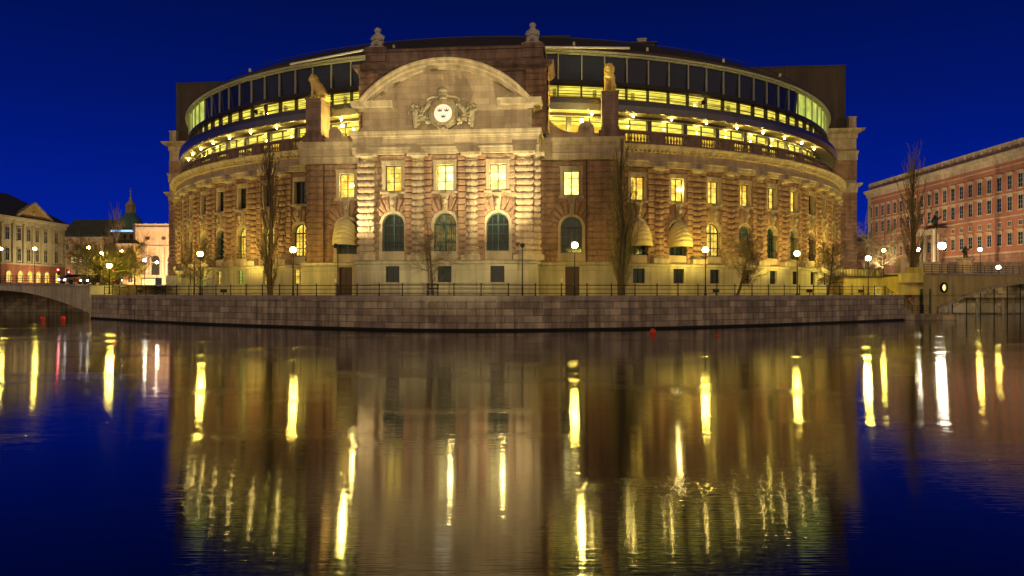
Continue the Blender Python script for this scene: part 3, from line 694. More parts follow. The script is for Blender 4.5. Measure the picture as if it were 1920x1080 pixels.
# wing plinths with doors, pavilion plinth with barred windows
def plinth_door(P, u0, u1, ud, name):
    g = MB(); g.prof(P, [u0, u1], [(-.3, zz(2.62)), (.42, zz(2.62)), (.42, zz(2.72)), (.62, zz(2.78)), (.66, zz(3.0)), (.55, zz(3.1)), (-.3, zz(3.12))], closed=True)
    for a, b in ((u0, ud-.72), (ud+.72, u1)): g.fbox(P, a, b, zz(-.4), zz(2.62), -.3, .42)
    g.obj("wing_plinth", M["pale"], B)
    g = MB(); a = P(ud, 0, 0); g.box(-.72, .72, -.12, -.04, 0, zz(2.62)); g.box(-.6, -.06, -.16, -.12, .3, 2.6); g.box(.06, .6, -.16, -.12, .3, 2.6); o = g.obj("door", M["door"], B, loc=a, rz=P.ang(0))
    g = MB(); g.ball((.08, -.22, 1.1), .06, 8); g.obj("handle", M["mull"], o)
    g = MB(); g.box(-1.15, -.95, -.5, -.42, 1.35, 1.75); g.obj("intercom_panel", M["white"], B, loc=a, rz=P.ang(0))
plinth_door(Lw, -.42, lw-.44, uL-.05, "l"); plinth_door(Rw, .44, rw+.42, uR+.1, "r")
plinth(Fr, [-.42, fw+.42], fu, "pavilion_plinth"); plinth(Rs, [.3, WY-PY+.3], []); plinth(Ls, [-.3, WY-PY-.3], []); plinth(Re, [.3, 4.8], []); plinth(Le, [.2, 4.7], [])
for u in fu: small(Fr, u)
# drainpipes
for P, u in ((Lw, 2.0), (Rw, 5.2)):
    g = MB(); q = P(u, 0, .36); g.tube((q[0], q[1], zz(3.1)), (q[0], q[1], zz(13.6)), .07, n=8)
    for z in (4.5, 7, 9.5, 12): g.tube((q[0], q[1], zz(z)), (q[0], q[1], zz(z)+.12), .1, n=8)
    g.obj("drainpipe", M["door"], B)
# solid cores so nothing shows through
g = MB(); g.box(X0+.75, X1-.75, PY+.75, WY+4, 0, zz(15.8)); g.box(-WX+.75, WX-.75, WY+.76, WY+6, 0, zz(15.7)); g.obj("masonry_core", M["rust"], B)
# roof decks over the entablature
g = MB(); g.box(X0-.1, X1+.1, PY-.1, WY, zz(15.85), zz(15.9)); g.box(-WX, WX, WY+.003, WY+5, zz(15.852), zz(15.902)); g.obj("cornice_roof", M["cope"], B)
# wing parapets with volutes and lion piers
def parapet(s):
    xin = X1 if s > 0 else X0; g = MB()
    yA, yB = WY+.25, WY+1.0
    # stepped blocking course
    g.box(*sorted((xin, s*WX-s*.2)), yA, yB+.3, zz(15.9), zz(16.35))
    # scroll profile: high at pavilion, sweeping down, small volute near the pier
    L_ = abs(s*WX-xin)-2.3; pts = []
    for k in range(17):
        t = k/16; h = 16.36+3.6*(1-t)**2.6+.1; pts.append((xin+s*L_*t*.72, h))
    for k in range(9):
        t = math.pi*k/8; pts.append((xin+s*(L_*.86-.14*L_*math.cos(t)*1), 16.7+.95*math.sin(t)*.9))
    ring = [(x, yA+.05, zz(e)) for x, e in pts]+[(xin+s*L_, yA+.05, zz(16.35)), (xin, yA+.05, zz(16.35))]
    g.poly_extrude(ring, (0, .7, 0)); g.obj("parapet", M["ash"], B)
    g = MB(); cx, cz = xin+s*L_*.86, 16.95     # volute relief
    pr = [(cx+s*r_*math.cos(t), yA-.03, zz(cz)+r_*math.sin(t)) for t, r_ in [(R(20)*k, .62-.026*k) for k in range(20)]]
    g.path(pr, .07, 5); g.ball((cx, yA, zz(cz)), .16, 8)
    g.tube((xin+s*.28, yA-.1, zz(19.9)), (xin+s*.28, yB, zz(19.9)), .42, n=14)
    g.obj("volute", M["mould"], B)
    g = MB(); x = s*15.6; et = 20.45
    g.box(x-1.15, x+1.15, WY-.05, WY+3.2, zz(15.9), zz(16.6)); g.box(x-.84, x+.84, WY+.1, WY+2.9, zz(16.6), zz(et)); g.box(x-.94, x+.94, WY, WY+3.0, zz(16.6), zz(16.9)); g.box(x-.92, x+.92, WY+.02, WY+2.98, zz(et), zz(et)+.12)
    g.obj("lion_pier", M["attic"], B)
parapet(1); parapet(-1)
# --- pediment tier ---
PC = (X0+X1)/2; HW = 8.35; TOP = 22.6; rise = 3.95; rad = (HW*HW+rise*rise)/(2*rise); cz_ = TOP-rad
th0 = math.asin(HW/rad)
def arcE(r, t): return (PC+r*math.sin(t), cz_+r*math.cos(t))
g = MB(); ring = [(PC-8.1, 15.9), (PC-8.1, 18.4)]+[arcE(rad-.5, -th0*.985+2*th0*.985*k/30) for k in range(31)]+[(PC+8.1, 18.4), (PC+8.1, 15.9)]
g.poly_extrude([(x, PY-.1, zz(e)) for x, e in ring], (0, 4.6, 0)); g.obj("tympanum", M["ash"], B)
g = MB(); 
pr = [(-.95, .1), (-.95, -.0), (-.86, -.62), (-.6, -.66), (-.5, -.9), (-.25, -.95), (-.18, -1.15), (-.02, -1.2), (.0, .1)]      # radial, depth
N_ = 40
for k in range(N_):
    t0, t1 = -th0+2*th0*k/N_, -th0+2*th0*(k+1)/N_
    for j in range(len(pr)):
        a, b = pr[j], pr[(j+1) % len(pr)]
        q = []
        for (rr_, dd), t in ((a, t0), (a, t1), (b, t1), (b, t0)):
            x, e = arcE(rad+rr_, t); q.append((x, PY-.1+dd, zz(e)))
        g.face(q)
for t in (-th0, th0):
    g.face([(arcE(rad+a, t)[0], PY-.1+d_, zz(arcE(rad+a, t)[1])) for a, d_ in pr])
g.obj("arched_cornice", M["mould"], B, fixn=True)
STZ = [(0, zz(17.75)), (.25, zz(17.8)), (.3, zz(18.05)), (.85, zz(18.15)), (.95, zz(18.45)), (1.05, zz(18.66)), (0, zz(18.72))]
mitre([(PC-8.35, WY), (PC-8.35, PY+.1), (PC-5.1, PY+.1)], STZ, "cornice_return", "mould"); mitre([(PC+5.1, PY+.1), (PC+8.35, PY+.1), (PC+8.35, WY)], STZ, "cornice_return", "mould")
for s in (-1, 1):
    g = MB(); xs = sorted((PC+s*8.35, PC+s*5.1)); g.box(xs[0], xs[1], PY+.1, PY+.5, zz(15.88), zz(17.9)); g.box(*sorted((PC+s*8.35, PC+s*7.6)), PY+.5, WY, zz(15.88), zz(18.7)); g.obj("pedestal_block", M["ash"], B)
    g = MB(); g.poly_extrude([(PC+s*8.3, PY-.6, zz(18.7)), (PC+s*5.4, PY-.6, zz(18.7)), (PC+s*6.6, PY-.6, zz(19.35))], (0, .8, 0)); g.obj("cornice_capstone", M["mould"], B)
g = MB(); g.box(PC-8.45, PC+8.45, PY-.22, PY+.1, zz(15.9), zz(16.15)); g.obj("blocking_course", M["ash"], B)
# attic behind
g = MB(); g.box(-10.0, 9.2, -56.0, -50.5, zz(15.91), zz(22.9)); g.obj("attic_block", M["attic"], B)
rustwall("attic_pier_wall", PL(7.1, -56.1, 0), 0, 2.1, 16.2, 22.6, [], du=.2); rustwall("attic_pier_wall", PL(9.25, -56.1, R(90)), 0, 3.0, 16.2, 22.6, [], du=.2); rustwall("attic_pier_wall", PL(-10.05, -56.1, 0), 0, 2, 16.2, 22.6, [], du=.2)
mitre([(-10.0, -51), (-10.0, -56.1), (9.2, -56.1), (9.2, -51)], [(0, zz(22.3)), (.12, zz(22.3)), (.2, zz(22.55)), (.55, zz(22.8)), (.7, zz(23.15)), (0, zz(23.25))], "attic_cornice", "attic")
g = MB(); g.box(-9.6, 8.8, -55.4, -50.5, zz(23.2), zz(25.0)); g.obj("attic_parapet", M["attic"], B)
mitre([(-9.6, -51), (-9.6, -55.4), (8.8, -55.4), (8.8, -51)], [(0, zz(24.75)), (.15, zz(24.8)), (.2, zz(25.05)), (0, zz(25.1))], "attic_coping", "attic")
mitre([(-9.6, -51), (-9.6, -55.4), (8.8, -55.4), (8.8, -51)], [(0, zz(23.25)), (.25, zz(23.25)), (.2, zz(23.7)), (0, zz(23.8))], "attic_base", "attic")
for x in (-8.5, 7.7): g = MB(); g.box(x-1.1, x+1.1, -55.55, -53.6, zz(25.05), zz(25.35)); g.box(x-1.05, x+1.05, -55.52, -55.4, zz(23.85), zz(24.74)); g.obj("statue_plinth", M["attic"], B)
# --- coat of arms ---
arms = MB(); AC = (-.62, PY-.6, zz(17.25))
def arc_ring(g, r0, r1, y0, y1, n=28):
    for k in range(n):
        a, b = 2*math.pi*k/n, 2*math.pi*(k+1)/n
        g.poly_extrude([(r*math.cos(t), y0, r*math.sin(t)) for r, t in ((r0, a), (r0, b), (r1, b), (r1, a))], (0, y1-y0, 0))
g = MB(); arc_ring(g, .95, 1.18, -.45, .5); arc_ring(g, 1.18, 1.45, -.25, .5); CA = g.obj("coat_of_arms", M["arms"], B, loc=AC)
g = MB(); g.tube((0, -.28, 0), (0, .3, 0), .95, n=32); g.obj("shield_disc", M["disc"], CA)
g = MB(); arc_ring(g, .90, .97, -.5, -.2); g.obj("disc_rim", plain("gilt_rim", (.5, .22, .03), .4, .4), CA)
for x, z in ((-.32, .28), (.32, .28), (0, -.3)):
    g = MB(); w_ = .17
    ring = [(-w_, 0), (w_, 0), (w_*1.25, .2), (w_*.5, .11), (0, .26), (-w_*.5, .11), (-w_*1.25, .2)]
    g.poly_extrude([(x+a, -.36, z-.08+b) for a, b in ring], (0, .07, 0))
    for a, b in ((-w_*1.25, .22), (0, .29), (w_*1.25, .22)): g.ball((x+a, -.33, z-.08+b), .035, 6)
    g.obj("crown", M["crown"], CA)
rnd = random.Random(3); g = MB()
for s in (-1, 1):
    for t0, r_, n_ in ((0, 1.0, 14),):
        pts = [(s*(1.25+.9*t), -.1-.25*math.sin(3*t), .75+.45*math.cos(2.2*t)-.55*t) for t in [k/12*1.6 for k in range(13)]]; g.path(pts, .17, 7)
    pts = [(s*(.25+1.3*math.sin(t)), -.35, 1.35+.25*math.cos(t)*1.3) for t in [R(6*k) for k in range(20)]]; g.path(pts, .12, 6)
    g.obj("scrollwork", M["arms"], CA); g = MB()
    g.lathe((s*2.75, -.15, -1.35), [(.16, 0), (.22, .3), (.28, .9), (.36, 1.5), (.3, 1.7)], 10, .3)
    for k in range(26): g.ball((s*2.75+rnd.uniform(-.42, .42), -.15+rnd.uniform(-.3, .2), .45+rnd.uniform(-.15, .45)), rnd.uniform(.1, .2), 6, jag=.5)
    for k in range(30):
        t = k/29; g.ball((s*(1.55+1.1*t)+rnd.uniform(-.1, .1), -.2+rnd.uniform(-.15, .15), -.75+.5*math.sin(t*3)+rnd.uniform(-.35, .35)), rnd.uniform(.1, .24), 6, jag=.5)
    for k in range(16): 
        t = k/15; g.ball((s*(1.3+.9*t), -.3, .9-.6*t+rnd.uniform(-.12, .12)), rnd.uniform(.1, .2), 6, jag=.5)
    lp = [(s*(3.05+.42*math.sin(t)), -.2, .1+.5*math.cos(t)) for t in [R(15*k) for k in range(0, 14)]]; g.path(lp, .03, 5)
    lp = [(s*(2.0+.42*math.sin(t)), -.25, 1.05+.36*math.cos(t)) for t in [R(15*k-60) for k in range(0, 13)]]; g.path(lp, .03, 5); g.obj("supporter", M["arms"], CA); g = MB()
for k in range(10): g.ball((rnd.uniform(-.45, .45), -.4, -1.45+rnd.uniform(-.15, .15)), rnd.uniform(.08, .16), 6, jag=.5)
g.obj("carved_leaves", M["arms"], CA)
g = MB(); g.ball((0, -.5, 2.15), .5, 12, .62); g.lathe((0, -.5, 1.35), [(.42, 0), (.38, .15), (.3, .3), (.34, .5)], 12)
for k in range(8): t = 2*math.pi*k/8; g.ball((.42*math.cos(t), -.5+.42*math.sin(t), 1.8), .08, 6)
g.ball((0, -.5, 2.5), .1, 8); g.obj("royal_crown", M["arms"], CA)

# small lit lamps on the wing parapets
for x in (-12.9, 12.7):
    o = inst(BULB, B, (x, WY+1.5, zz(17.9)), name="parapet_lamp"); l = bpy.data.lights.new("lamp_light", 'POINT'); l.color = LIM; l.energy = 1900; l.shadow_soft_size = .2
    lo = bpy.data.objects.new("lamp_light", l); C.objects.link(lo); lo.parent = o; lo.location = (0, -.1, .1)
# rear block
g = MB()
for s, xa, xb in ((-1, -62.7, -52), (1, 52, 59.2)):
    x0_, x1_ = sorted((xa, xb)); g.box(x0_, x1_, -1.0, 14, 0, zz(27.3))
g.obj("flank_tower", M["ash"], B)
for s, x0_, x1_ in ((-1, -62.75, -50), (1, 50, 59.25)):
    rustwall("flank_wall", PL(x0_, -1.05, 0), 0, x1_-x0_, 3.1, 17.0, [], du=.35); rustwall("flank_wall", PL(x0_, -1.05, 0), 0, x1_-x0_, 19.0, 24.2, [], du=.35, amp=.4)
    pl = [(x0_, 12), (x0_, -1.05), (x1_, -1.05), (x1_, 12)]
    for e, p_ in ((18.4, .75), (27.6, 1.1), (23.9 if s > 0 else 21.9, .3)):
        mitre(pl, [(0, zz(e-1.6)), (.12, zz(e-1.5)), (.14, zz(e-.8)), (p_*.5, zz(e-.6)), (p_*.85, zz(e-.3)), (p_, zz(e)), (0, zz(e+.1))], "flank_cornice", "mould")
    mitre(pl, [(0, 0), (.4, 0), (.4, zz(2.9)), (.5, zz(3.1)), (0, zz(3.15))], "flank_plinth", "pale")
    g = MB(); xe = x0_ if s < 0 else x1_; g.box(*sorted((xe, xe-s*1.2)), -.9, 3, zz(27.7), zz(29.6)); g.box(*sorted((xe+s*.1, xe-s*1.3)), -1.0, 3.1, zz(29.6), zz(29.8)); g.obj("corner_block", M["mould"], B)
g = MB(); g.box(-62.0, 57.8, 0, 16, zz(15), zz(38.6)); g.obj("clad_upper_block", M["clad"], B)
g = MB(); g.box(-62.1, 57.9, -.1, 16.1, zz(38.6), zz(38.85)); g.obj("roof_edge", M["roof"], B)

# ================= statues =================
def skin(name, chains, mat, parent=None, loc=(0, 0, 0), rz=0, lvl=2, disp=0, sc=1):
    vs = []; es = []; rs = []; key = {}
    for ch in chains:
        prev = None
        for p in ch:
            k = tuple(round(a, 3) for a in p[:3])
            if k not in key: key[k] = len(vs); vs.append([a*sc for a in p[:3]]); rs.append(p[3]*sc)
            if prev is not None and prev != key[k]: es.append((prev, key[k]))
            prev = key[k]
    me = bpy.data.meshes.new(name); me.from_pydata(vs, es, []); o = bpy.data.objects.new(name, me); C.objects.link(o)
    o.modifiers.new("skin", 'SKIN'); 
    if not me.skin_vertices: me.attributes
    for i, r in enumerate(rs): me.skin_vertices[0].data[i].radius = (r, r)
    me.skin_vertices[0].data[0].use_root = True
    s = o.modifiers.new("sub", 'SUBSURF'); s.levels = lvl; s.render_levels = lvl
    dg = bpy.context.evaluated_depsgraph_get(); me2 = bpy.data.meshes.new_from_object(o.evaluated_get(dg)); bpy.data.objects.remove(o)
    me2.name = name
    if disp:
        for v in me2.vertices: v.co += v.normal*disp*noise.noise(v.co*4)
    for q in me2.polygons: q.use_smooth = True
    me2.materials.clear(); me2.materials.append(mat)
    o = bpy.data.objects.new(name, me2); C.objects.link(o); o.parent = parent; o.location = loc; o.rotation_euler.z = rz; return o
def lion(loc, rz, label, turn=0):      # standing-seated lion facing +x, about 3 m tall
    r = empty("lion_statue", loc, rz, label, "lion statue", "gilded lions on the wing piers")
    ch = [[(-.75, 0, .75, .5), (-.35, 0, 1.15, .52), (.1, 0, 1.6, .52), (.45, 0, 2.0, .46), (.62, 0, 2.35, .36), (.85, 0, 2.55, .3)]]
    for s in (-1, 1):
        ch.append([(.1, 0, 1.6, .52), (.38, s*.3, 1.35, .26), (.48, s*.32, .8, .17), (.5, s*.32, .25, .14), (.72, s*.32, .1, .13)])
        ch.append([(-.75, 0, .75, .5), (-.45, s*.42, .6, .32), (.0, s*.46, .42, .2), (-.25, s*.46, .14, .14), (.15, s*.46, .1, .12)])
    ch.append([(-.75, 0, .75, .5), (-1.2, 0, .3, .1), (-1.1, .35, .12, .08), (-.7, .62, .1, .1)])
    skin("body", ch, M["gold"], r, disp=.05)
    g = MB(); rn = random.Random(5)
    h = Vector((.72, turn*.1, 2.5))
    for k in range(70):
        t = rn.uniform(0, 6.283); q = rn.uniform(0, 1); rr = .42-.08*q
        c = Vector((h.x-.12-.35*q+rn.uniform(-.05, .1), rr*math.cos(t)*1.0, h.z-.15-.35*q+rr*math.sin(t)))
        g.ball(c, rn.uniform(.12, .2), 6, 1.5, jag=.4)
    g.ball((.45, 0, 1.95), .5, 10, 1.25, .8, 1, .3); g.obj("mane", M["gold"], r, smooth=True)
    g = MB(); g.ball(h+Vector((.12, 0, .02)), .33, 12, 1.05, 1, .9); g.ball(h+Vector((.4, 0, -.1)), .2, 10, .85, 1.1, 1); g.ball(h+Vector((.56, 0, -.02)), .08, 8)
    for s in (-1, 1): g.ball(h+Vector((.36, s*.13, .1)), .06, 6); g.ball(h+Vector((-.02, s*.28, .3)), .1, 8, 1.1, .6); 
    g.ball(h+Vector((.36, 0, -.28)), .13, 8, .7, 1.2, 1); g.obj("head", M["gold"], r, smooth=True)
    g = MB(); g.box(-1.25, .95, -.7, .7, -.1, .06); g.obj("base", M["gold"], r)
    return r
lz = zz(20.45)+.22
l1 = lion(b2w(-15.6, WY+1.5, lz), R(180-28), "pale gilded lion turned left on the pier left of the arched pediment")
l2 = lion(b2w(15.6, WY+1.4, lz), R(-105), "pale gilded lion facing the water on the pier right of the arched pediment")
def squat(loc, rz, label):
    r = empty("roof_statue", loc, rz, label, "statue", "stone figures on the attic corners"); r.scale = (1.2, 1.15, .95)
    ch = [[(0, 0, .35, .55), (0, 0, .9, .52), (0, 0, 1.3, .5), (0, 0, 1.62, .26), (0, -.04, 1.85, .24)]]
    for s in (-1, 1):
        ch.append([(0, 0, 1.3, .5), (s*.42, 0, 1.3, .26), (s*.52, -.15, 1.0, .15), (s*.3, -.45, .85, .13), (s*.08, -.52, 1.0, .12)])
        ch.append([(0, 0, .35, .55), (s*.32, -.25, .55, .26), (s*.34, -.5, .35, .2), (s*.3, -.45, .08, .15)])
    skin("figure", ch, M["stat"], r, disp=.05)
    g = MB(); g.ball((0, -.05, 2.0), .3, 12, 1.1); g.ball((0, -.29, 2.0), .05, 6)
    for s in (-1, 1): g.ball((s*.24, -.03, 2.0), .06, 6)
    for k in range(16): t = k/16*6.283; g.ball((.2*math.cos(t), .02+.2*math.sin(t), 2.15+.04*math.sin(3*t)), .1, 6, jag=.4)
    g.obj("head", M["stat"], r, smooth=True)
    g = MB(); g.box(-.62, .62, -.62, .5, -.1, .12); g.obj("base", M["stat"], r); return r
squat(b2w(-8.5, -54.6, zz(25.35)+.08), -ANG, "grey stone figure crouching on the left corner of the attic above the pediment")
squat(b2w(7.7, -54.6, zz(25.35)+.08), -ANG, "grey stone figure crouching on the right corner of the attic above the pediment")

# ================= quay furniture =================
# railing
rail = empty("quay_railing", (0, 0, 0), 0, "long black iron railing with three bars along the curved quay edge", "railing")
g = MB(); r0, r1 = 3.0, QL-3.5
pts_u = lin(r0, r1, 80)
for z in (.98, .62, .22): g.path([PQ(u, QZ+z, -.45) for u in pts_u], .03 if z < .9 else .042, 6)
g.obj("rails", M["iron"], rail)
pm = MB(); pm.tube((0, 0, 0), (0, 0, 1.05), .055, .045, 8); pm.ball((0, 0, 1.08), .075, 8); pm.lathe((0, 0, 0), [(.12, 0), (.11, .06), (.06, .1)], 8); PM = setm(pm.mesh("post"), M["iron"])
n = int((r1-r0)/2.45)
for k in range(n+1):
    q = PQ(r0+(r1-r0)*k/n, QZ, -.45); inst(PM, rail, q)
# street lamps
def u_at(px, o=-.9):
    best = None
    for k in range(600):
        u = QL*k/600; q = PQ(u, 0, o); d = abs(960+F*q[0]/q[1]-px)
        if best is None or d < best[0]: best = (d, u)
    return best[1]
def point(name, parent, loc, col, power, rad=.15):
    l = bpy.data.lights.new(name, 'POINT'); l.color = col; l.energy = power; l.shadow_soft_size = rad
    o = bpy.data.objects.new(name, l); C.objects.link(o); o.parent = parent; o.location = loc; return o
def lamp_mesh(h, arm=False):
    g = MB(); g.tube((0, 0, 0), (0, 0, 1.0), .09, .08, 8); g.tube((0, 0, 1), (0, 0, h-.45), .055, .04, 8); g.lathe((0, 0, 0), [(.16, 0), (.15, .15), (.1, .2)], 10); g.lathe((0, 0, h-.5), [(.04, 0), (.12, .05), (.2, .12)], 10)
    return g.mesh("post")
lm = {}
def street_lamp(x, y, z, h, col, power, label, grp="sodium street lamps", gl="lampg", rad=.3):
    r = empty("street_lamp", (x, y, z), 0, label, "street lamp", grp)
    if h not in lm: lm[h] = setm(lamp_mesh(h), M["iron"])
    inst(lm[h], r, name="post")
    k = ("g", rad, gl)
    if k not in lm: b_ = MB(); b_.ball((0, 0, 0), rad, 12); lm[k] = setm(b_.mesh("globe", True), M[gl]); c_ = MB(); c_.lathe((0, 0, 0), [(rad*1.15, 0), (rad*.9, .08), (.05, .16)], 12); lm[("c", rad, gl)] = setm(c_.mesh("cap"), M["iron"])
    inst(lm[k], r, (0, 0, h-.12), name="globe"); inst(lm[("c", rad, gl)], r, (0, 0, h-.12+rad*.85), name="cap")
    if power: point("lamp_light", r, (0, 0, h-.12), col, power, rad+.02)
    return r
PW = 2600
for px, yy, pw, lb in ((376, 474, 1.0, "lit street lamp on the quay furthest left in front of the curved wall"), (549, 466, .8, "lit street lamp on the quay just right of the left tall poplar"), (1077, 458, .9, "lit street lamp in front of the dark door of the right wing"),
                   (1324, 466, 1.1, "lit street lamp between the two awnings and the leaning tree"), (1494, 473, 1.1, "lit street lamp near the right end of the curved columns")):
    u = u_at(px, -1.3); q = PQ(u, QZ, -1.3); h = E_at(yy, q[1])-QZ
    street_lamp(q[0], q[1], QZ, round(h, 1), SODIUM, PW*pw, lb)
# floodlight poles
def flood(px, yy, label, pw, tgt, size=110, o=-.7):
    u = u_at(px, o); q = PQ(u, QZ, o); h = round(E_at(yy, q[1])-QZ, 1)
    r = empty("floodlight_pole", (q[0], q[1], QZ), 0, label, "floodlight", "floodlight poles")
    g = MB(); g.tube((0, 0, 0), (0, 0, 1), .08, .07, 8); g.tube((0, 0, 1), (0, 0, h), .05, .04, 8); g.obj("post", M["iron"], r)
    g = MB(); g.tube((0, 0, h-.1), (0, -1.1, h), .04, n=6); g.tube((0, -1.2, h), (0, -.9, h+.12), .14, .22, 12); g.ball((0, -1.2, h), .14, 8); g.obj("lamp_head", M["iron"], r)
    l = bpy.data.lights.new("flood_light", 'SPOT'); l.color = WARM; l.energy = pw; l.spot_size = R(size); l.spot_blend = 1; l.shadow_soft_size = .06
    lo = bpy.data.objects.new("flood_light", l); C.objects.link(lo); lo.parent = r; lo.location = (0, -.6, h+.3)
    v = Vector(tgt)-(Vector(r.location)+lo.location); lo.rotation_euler = v.to_track_quat('-Z', 'Y').to_euler()
    return r
flood(632, 463, "unlit looking dark floodlight pole before the left wing door", 6000, b2w(-2, PY-1.5, 27), 135)
flood(980, 463, "thin dark floodlight pole at the right corner of the pavilion", 11500, b2w(-4, PY-2.2, 29), 135)
# trees
def branch(g, p, d, L_, r, depth, rnd, spread, up, kids, n=4):
    segs = 3; q = Vector(p); dd = Vector(d).normalized()
    for s in range(segs):
        nd = (dd+Vector((rnd.uniform(-1, 1), rnd.uniform(-1, 1), rnd.uniform(-.5, 1)))*.13+Vector((0, 0, up))).normalized()
        e = q+nd*(L_/segs); ra = r*(1-.22*s); rb = r*(1-.22*(s+1)); g.tube(q, e, ra, rb, n, False)
        if depth > 0:
            for k in range(kids):
                a = rnd.uniform(0, 6.283); o = nd.orthogonal().normalized(); o = (Matrix.Rotation(a, 3, nd) @ o)
                cdv = (nd+o*spread*rnd.uniform(.6, 1.3)).normalized()
                st = q.lerp(e, rnd.random()); branch(g, st, cdv, L_*rnd.uniform(.45, .65), max(rb*.5, .012), depth-1, rnd, spread, up, kids if depth > 1 else max(1, kids-1), 3)
        q = e; dd = nd
def tree(kind, x, y, z, h, seed, label, grp=None, mat="twig", lean=0, trunk=None, crown_w=1.0):
    rnd = random.Random(seed); r = empty(kind, (x, y, z), 0, label, "tree", grp)
    t = MB(); c = MB(); tr = trunk or h*.014
    if kind == "poplar_tree":
        p = Vector((0, 0, -.05)); n = 12; axis = [p]
        for k in range(n):
            e = Vector((math.sin(k*.7+seed)*.12, math.cos(k)*.08, h*.93*(k+1)/n)); t.tube(p, e, tr*(1-k/n)+.03, tr*(1-(k+1)/n)+.03, 8, False); axis.append(e); p = e
        for j in range(64):
            f = rnd.uniform(.03, .92)**1.15; st = axis[int(f*n)].lerp(axis[min(n, int(f*n)+1)], f*n-int(f*n)); a = rnd.uniform(0, 6.283)
            L_ = h*(.10+.30*(1-f)*min(1, f*3+.35))*rnd.uniform(.75, 1.15); q = st; d = Vector((math.cos(a)*.55*crown_w, math.sin(a)*.55*crown_w, 1)).normalized(); r_ = .075*(1-.6*f)
            for m in range(6):
                d = (d+Vector((rnd.uniform(-.1, .1), rnd.uniform(-.1, .1), .16))).normalized(); e = q+d*L_/6; c.tube(q, e, r_*(1-m*.13), r_*(1-(m+1)*.13), 4, False)
                for i_ in range(1 + (m % 2)): 
                    o = Vector((rnd.uniform(-1, 1), rnd.uniform(-1, 1), rnd.uniform(.6, 1.8))).normalized(); branch(c, q.lerp(e, rnd.random()), (d*.8+o*.6), L_*rnd.uniform(.16, .34), .018, 1, rnd, .5, .1, 1, 3)
                q = e
        for j in range(int(34*crown_w)):      # shoots at the foot
            a = rnd.uniform(0, 6.283); branch(c, (0, 0, rnd.uniform(0, h*.12)), Vector((math.cos(a)*.75, math.sin(a)*.75, 1.5)), h*rnd.uniform(.10, .20), .022, 1, rnd, .5, .08, 2, 3)
    elif kind == "willow_tree":
        p = Vector((0, 0, -.1)); tips = []
        for a, ln in ((Vector((-.35, 0, 1)), .28), (Vector((.2, .1, 1)), .22)):
            e = p+a.normalized()*h*ln; t.tube(p, e, tr, tr*.75, 8, False); tips.append((e, a))
        for e, a in tips:
            for k in range(7):
                an = rnd.uniform(0, 6.283); d = Vector((math.cos(an)*.9, math.sin(an)*.9, rnd.uniform(.3, 1.1))); branch(c, e, d, h*.5*rnd.uniform(.7, 1.1), tr*.45, 4, rnd, .9, .0, 2, 5)
    else:
        p = Vector((0, 0, -.05)); d = Vector((lean, 0, 1)).normalized(); n = 6; pts = [p]
        for k in range(n):
            d = (d+Vector((rnd.uniform(-.06, .06)-lean*.05, rnd.uniform(-.05, .05), .1))).normalized(); e = p+d*h*.8/n; t.tube(p, e, tr*(1-.7*k/n), tr*(1-.7*(k+1)/n), 8, False)
            if k >= 2 or (k == 1):
                for j in range(4 if k > 1 else 2):
                    a = rnd.uniform(0, 6.283); dv = Vector((math.cos(a)*crown_w, math.sin(a)*crown_w, rnd.uniform(.1, .8))); branch(c, p.lerp(e, rnd.random()), dv, h*.36*rnd.uniform(.7, 1.1)*(1-.08*k), tr*.33, 2 if seed == 21 else 3, rnd, .8, .02, 2, 4)
            p = e
        branch(c, p, d, h*.25, tr*.3, 2, rnd, .6, .05, 2, 4)
    t.obj("trunk", M["bark"], r, smooth=True, fixn=False); c.obj("crown", M[mat], r, fixn=False); return r
def tpos(px, o): u = u_at(px, o); q = PQ(u, QZ, o); return q[0], q[1]
x, y = tpos(507, -2.6); tree("poplar_tree", x, y, QZ, E_at(262, y)-QZ, 11, "tall bare poplar in front of the left curved columns", "tall bare poplars", trunk=.28, crown_w=.8)
x, y = tpos(1166, -2.6); tree("poplar_tree", x, y, QZ, E_at(238, y)-QZ, 12, "tall bare poplar with bushy foot beside the first awning right of the pediment", "tall bare poplars", mat="twigg", trunk=.36, crown_w=.95)
x, y = tpos(812, -2.4); tree("street_tree", x, y, QZ, E_at(400, y)-QZ, 21, "small bare tree in a frame before the middle of the pavilion", "small bare quay trees", trunk=.13, lean=-.05, crown_w=1.3)
x, y = tpos(1383, -2.4); tree("street_tree", x, y, QZ, E_at(425, y)-QZ, 22, "small bare tree with bent trunk between two lamps on the right quay", "small bare quay trees", trunk=.16, lean=.35)
x, y = tpos(1552, -3.0); tree("street_tree", x, y, QZ, E_at(440, y)-QZ, 23, "bare spreading tree at the right end of the curved facade", "small bare quay trees", trunk=.13, crown_w=1.5, lean=.1)
x, y = tpos(364, -3.0); tree("street_tree", x, y, QZ, E_at(440, y)-QZ, 24, "thin bare tree beside the leftmost quay lamp", "small bare quay trees", trunk=.10)
tree("willow_tree", -54.0, 97.6, QZ, 9.0, 31, "broad bare willow at the left tip of the quay beside the bridge", mat="twigg", trunk=.42)
tree("poplar_tree", *wpos(1712, 99), 5.6, E_at(262, 99)-5.6, 14, "tall bare poplar standing before the brick palace", "tall bare poplars", trunk=.4, crown_w=1.0)
tree("poplar_tree", *wpos(216, 190), 4.7, E_at(378, 190)-4.7, 15, "faint far poplar left of the domed tower", "tall bare poplars", trunk=.3)
tree("street_tree", *wpos(252, 118), 3.2, 9.5, 25, "bare tree behind the railing below the domed tower", "bare trees on the far left", trunk=.15)
tree("street_tree", *wpos(1655, 150), 5.7, 13, 26, "bare tree in front of the left end of the brick palace", "bare trees on the far right", trunk=.2, crown_w=1.3)
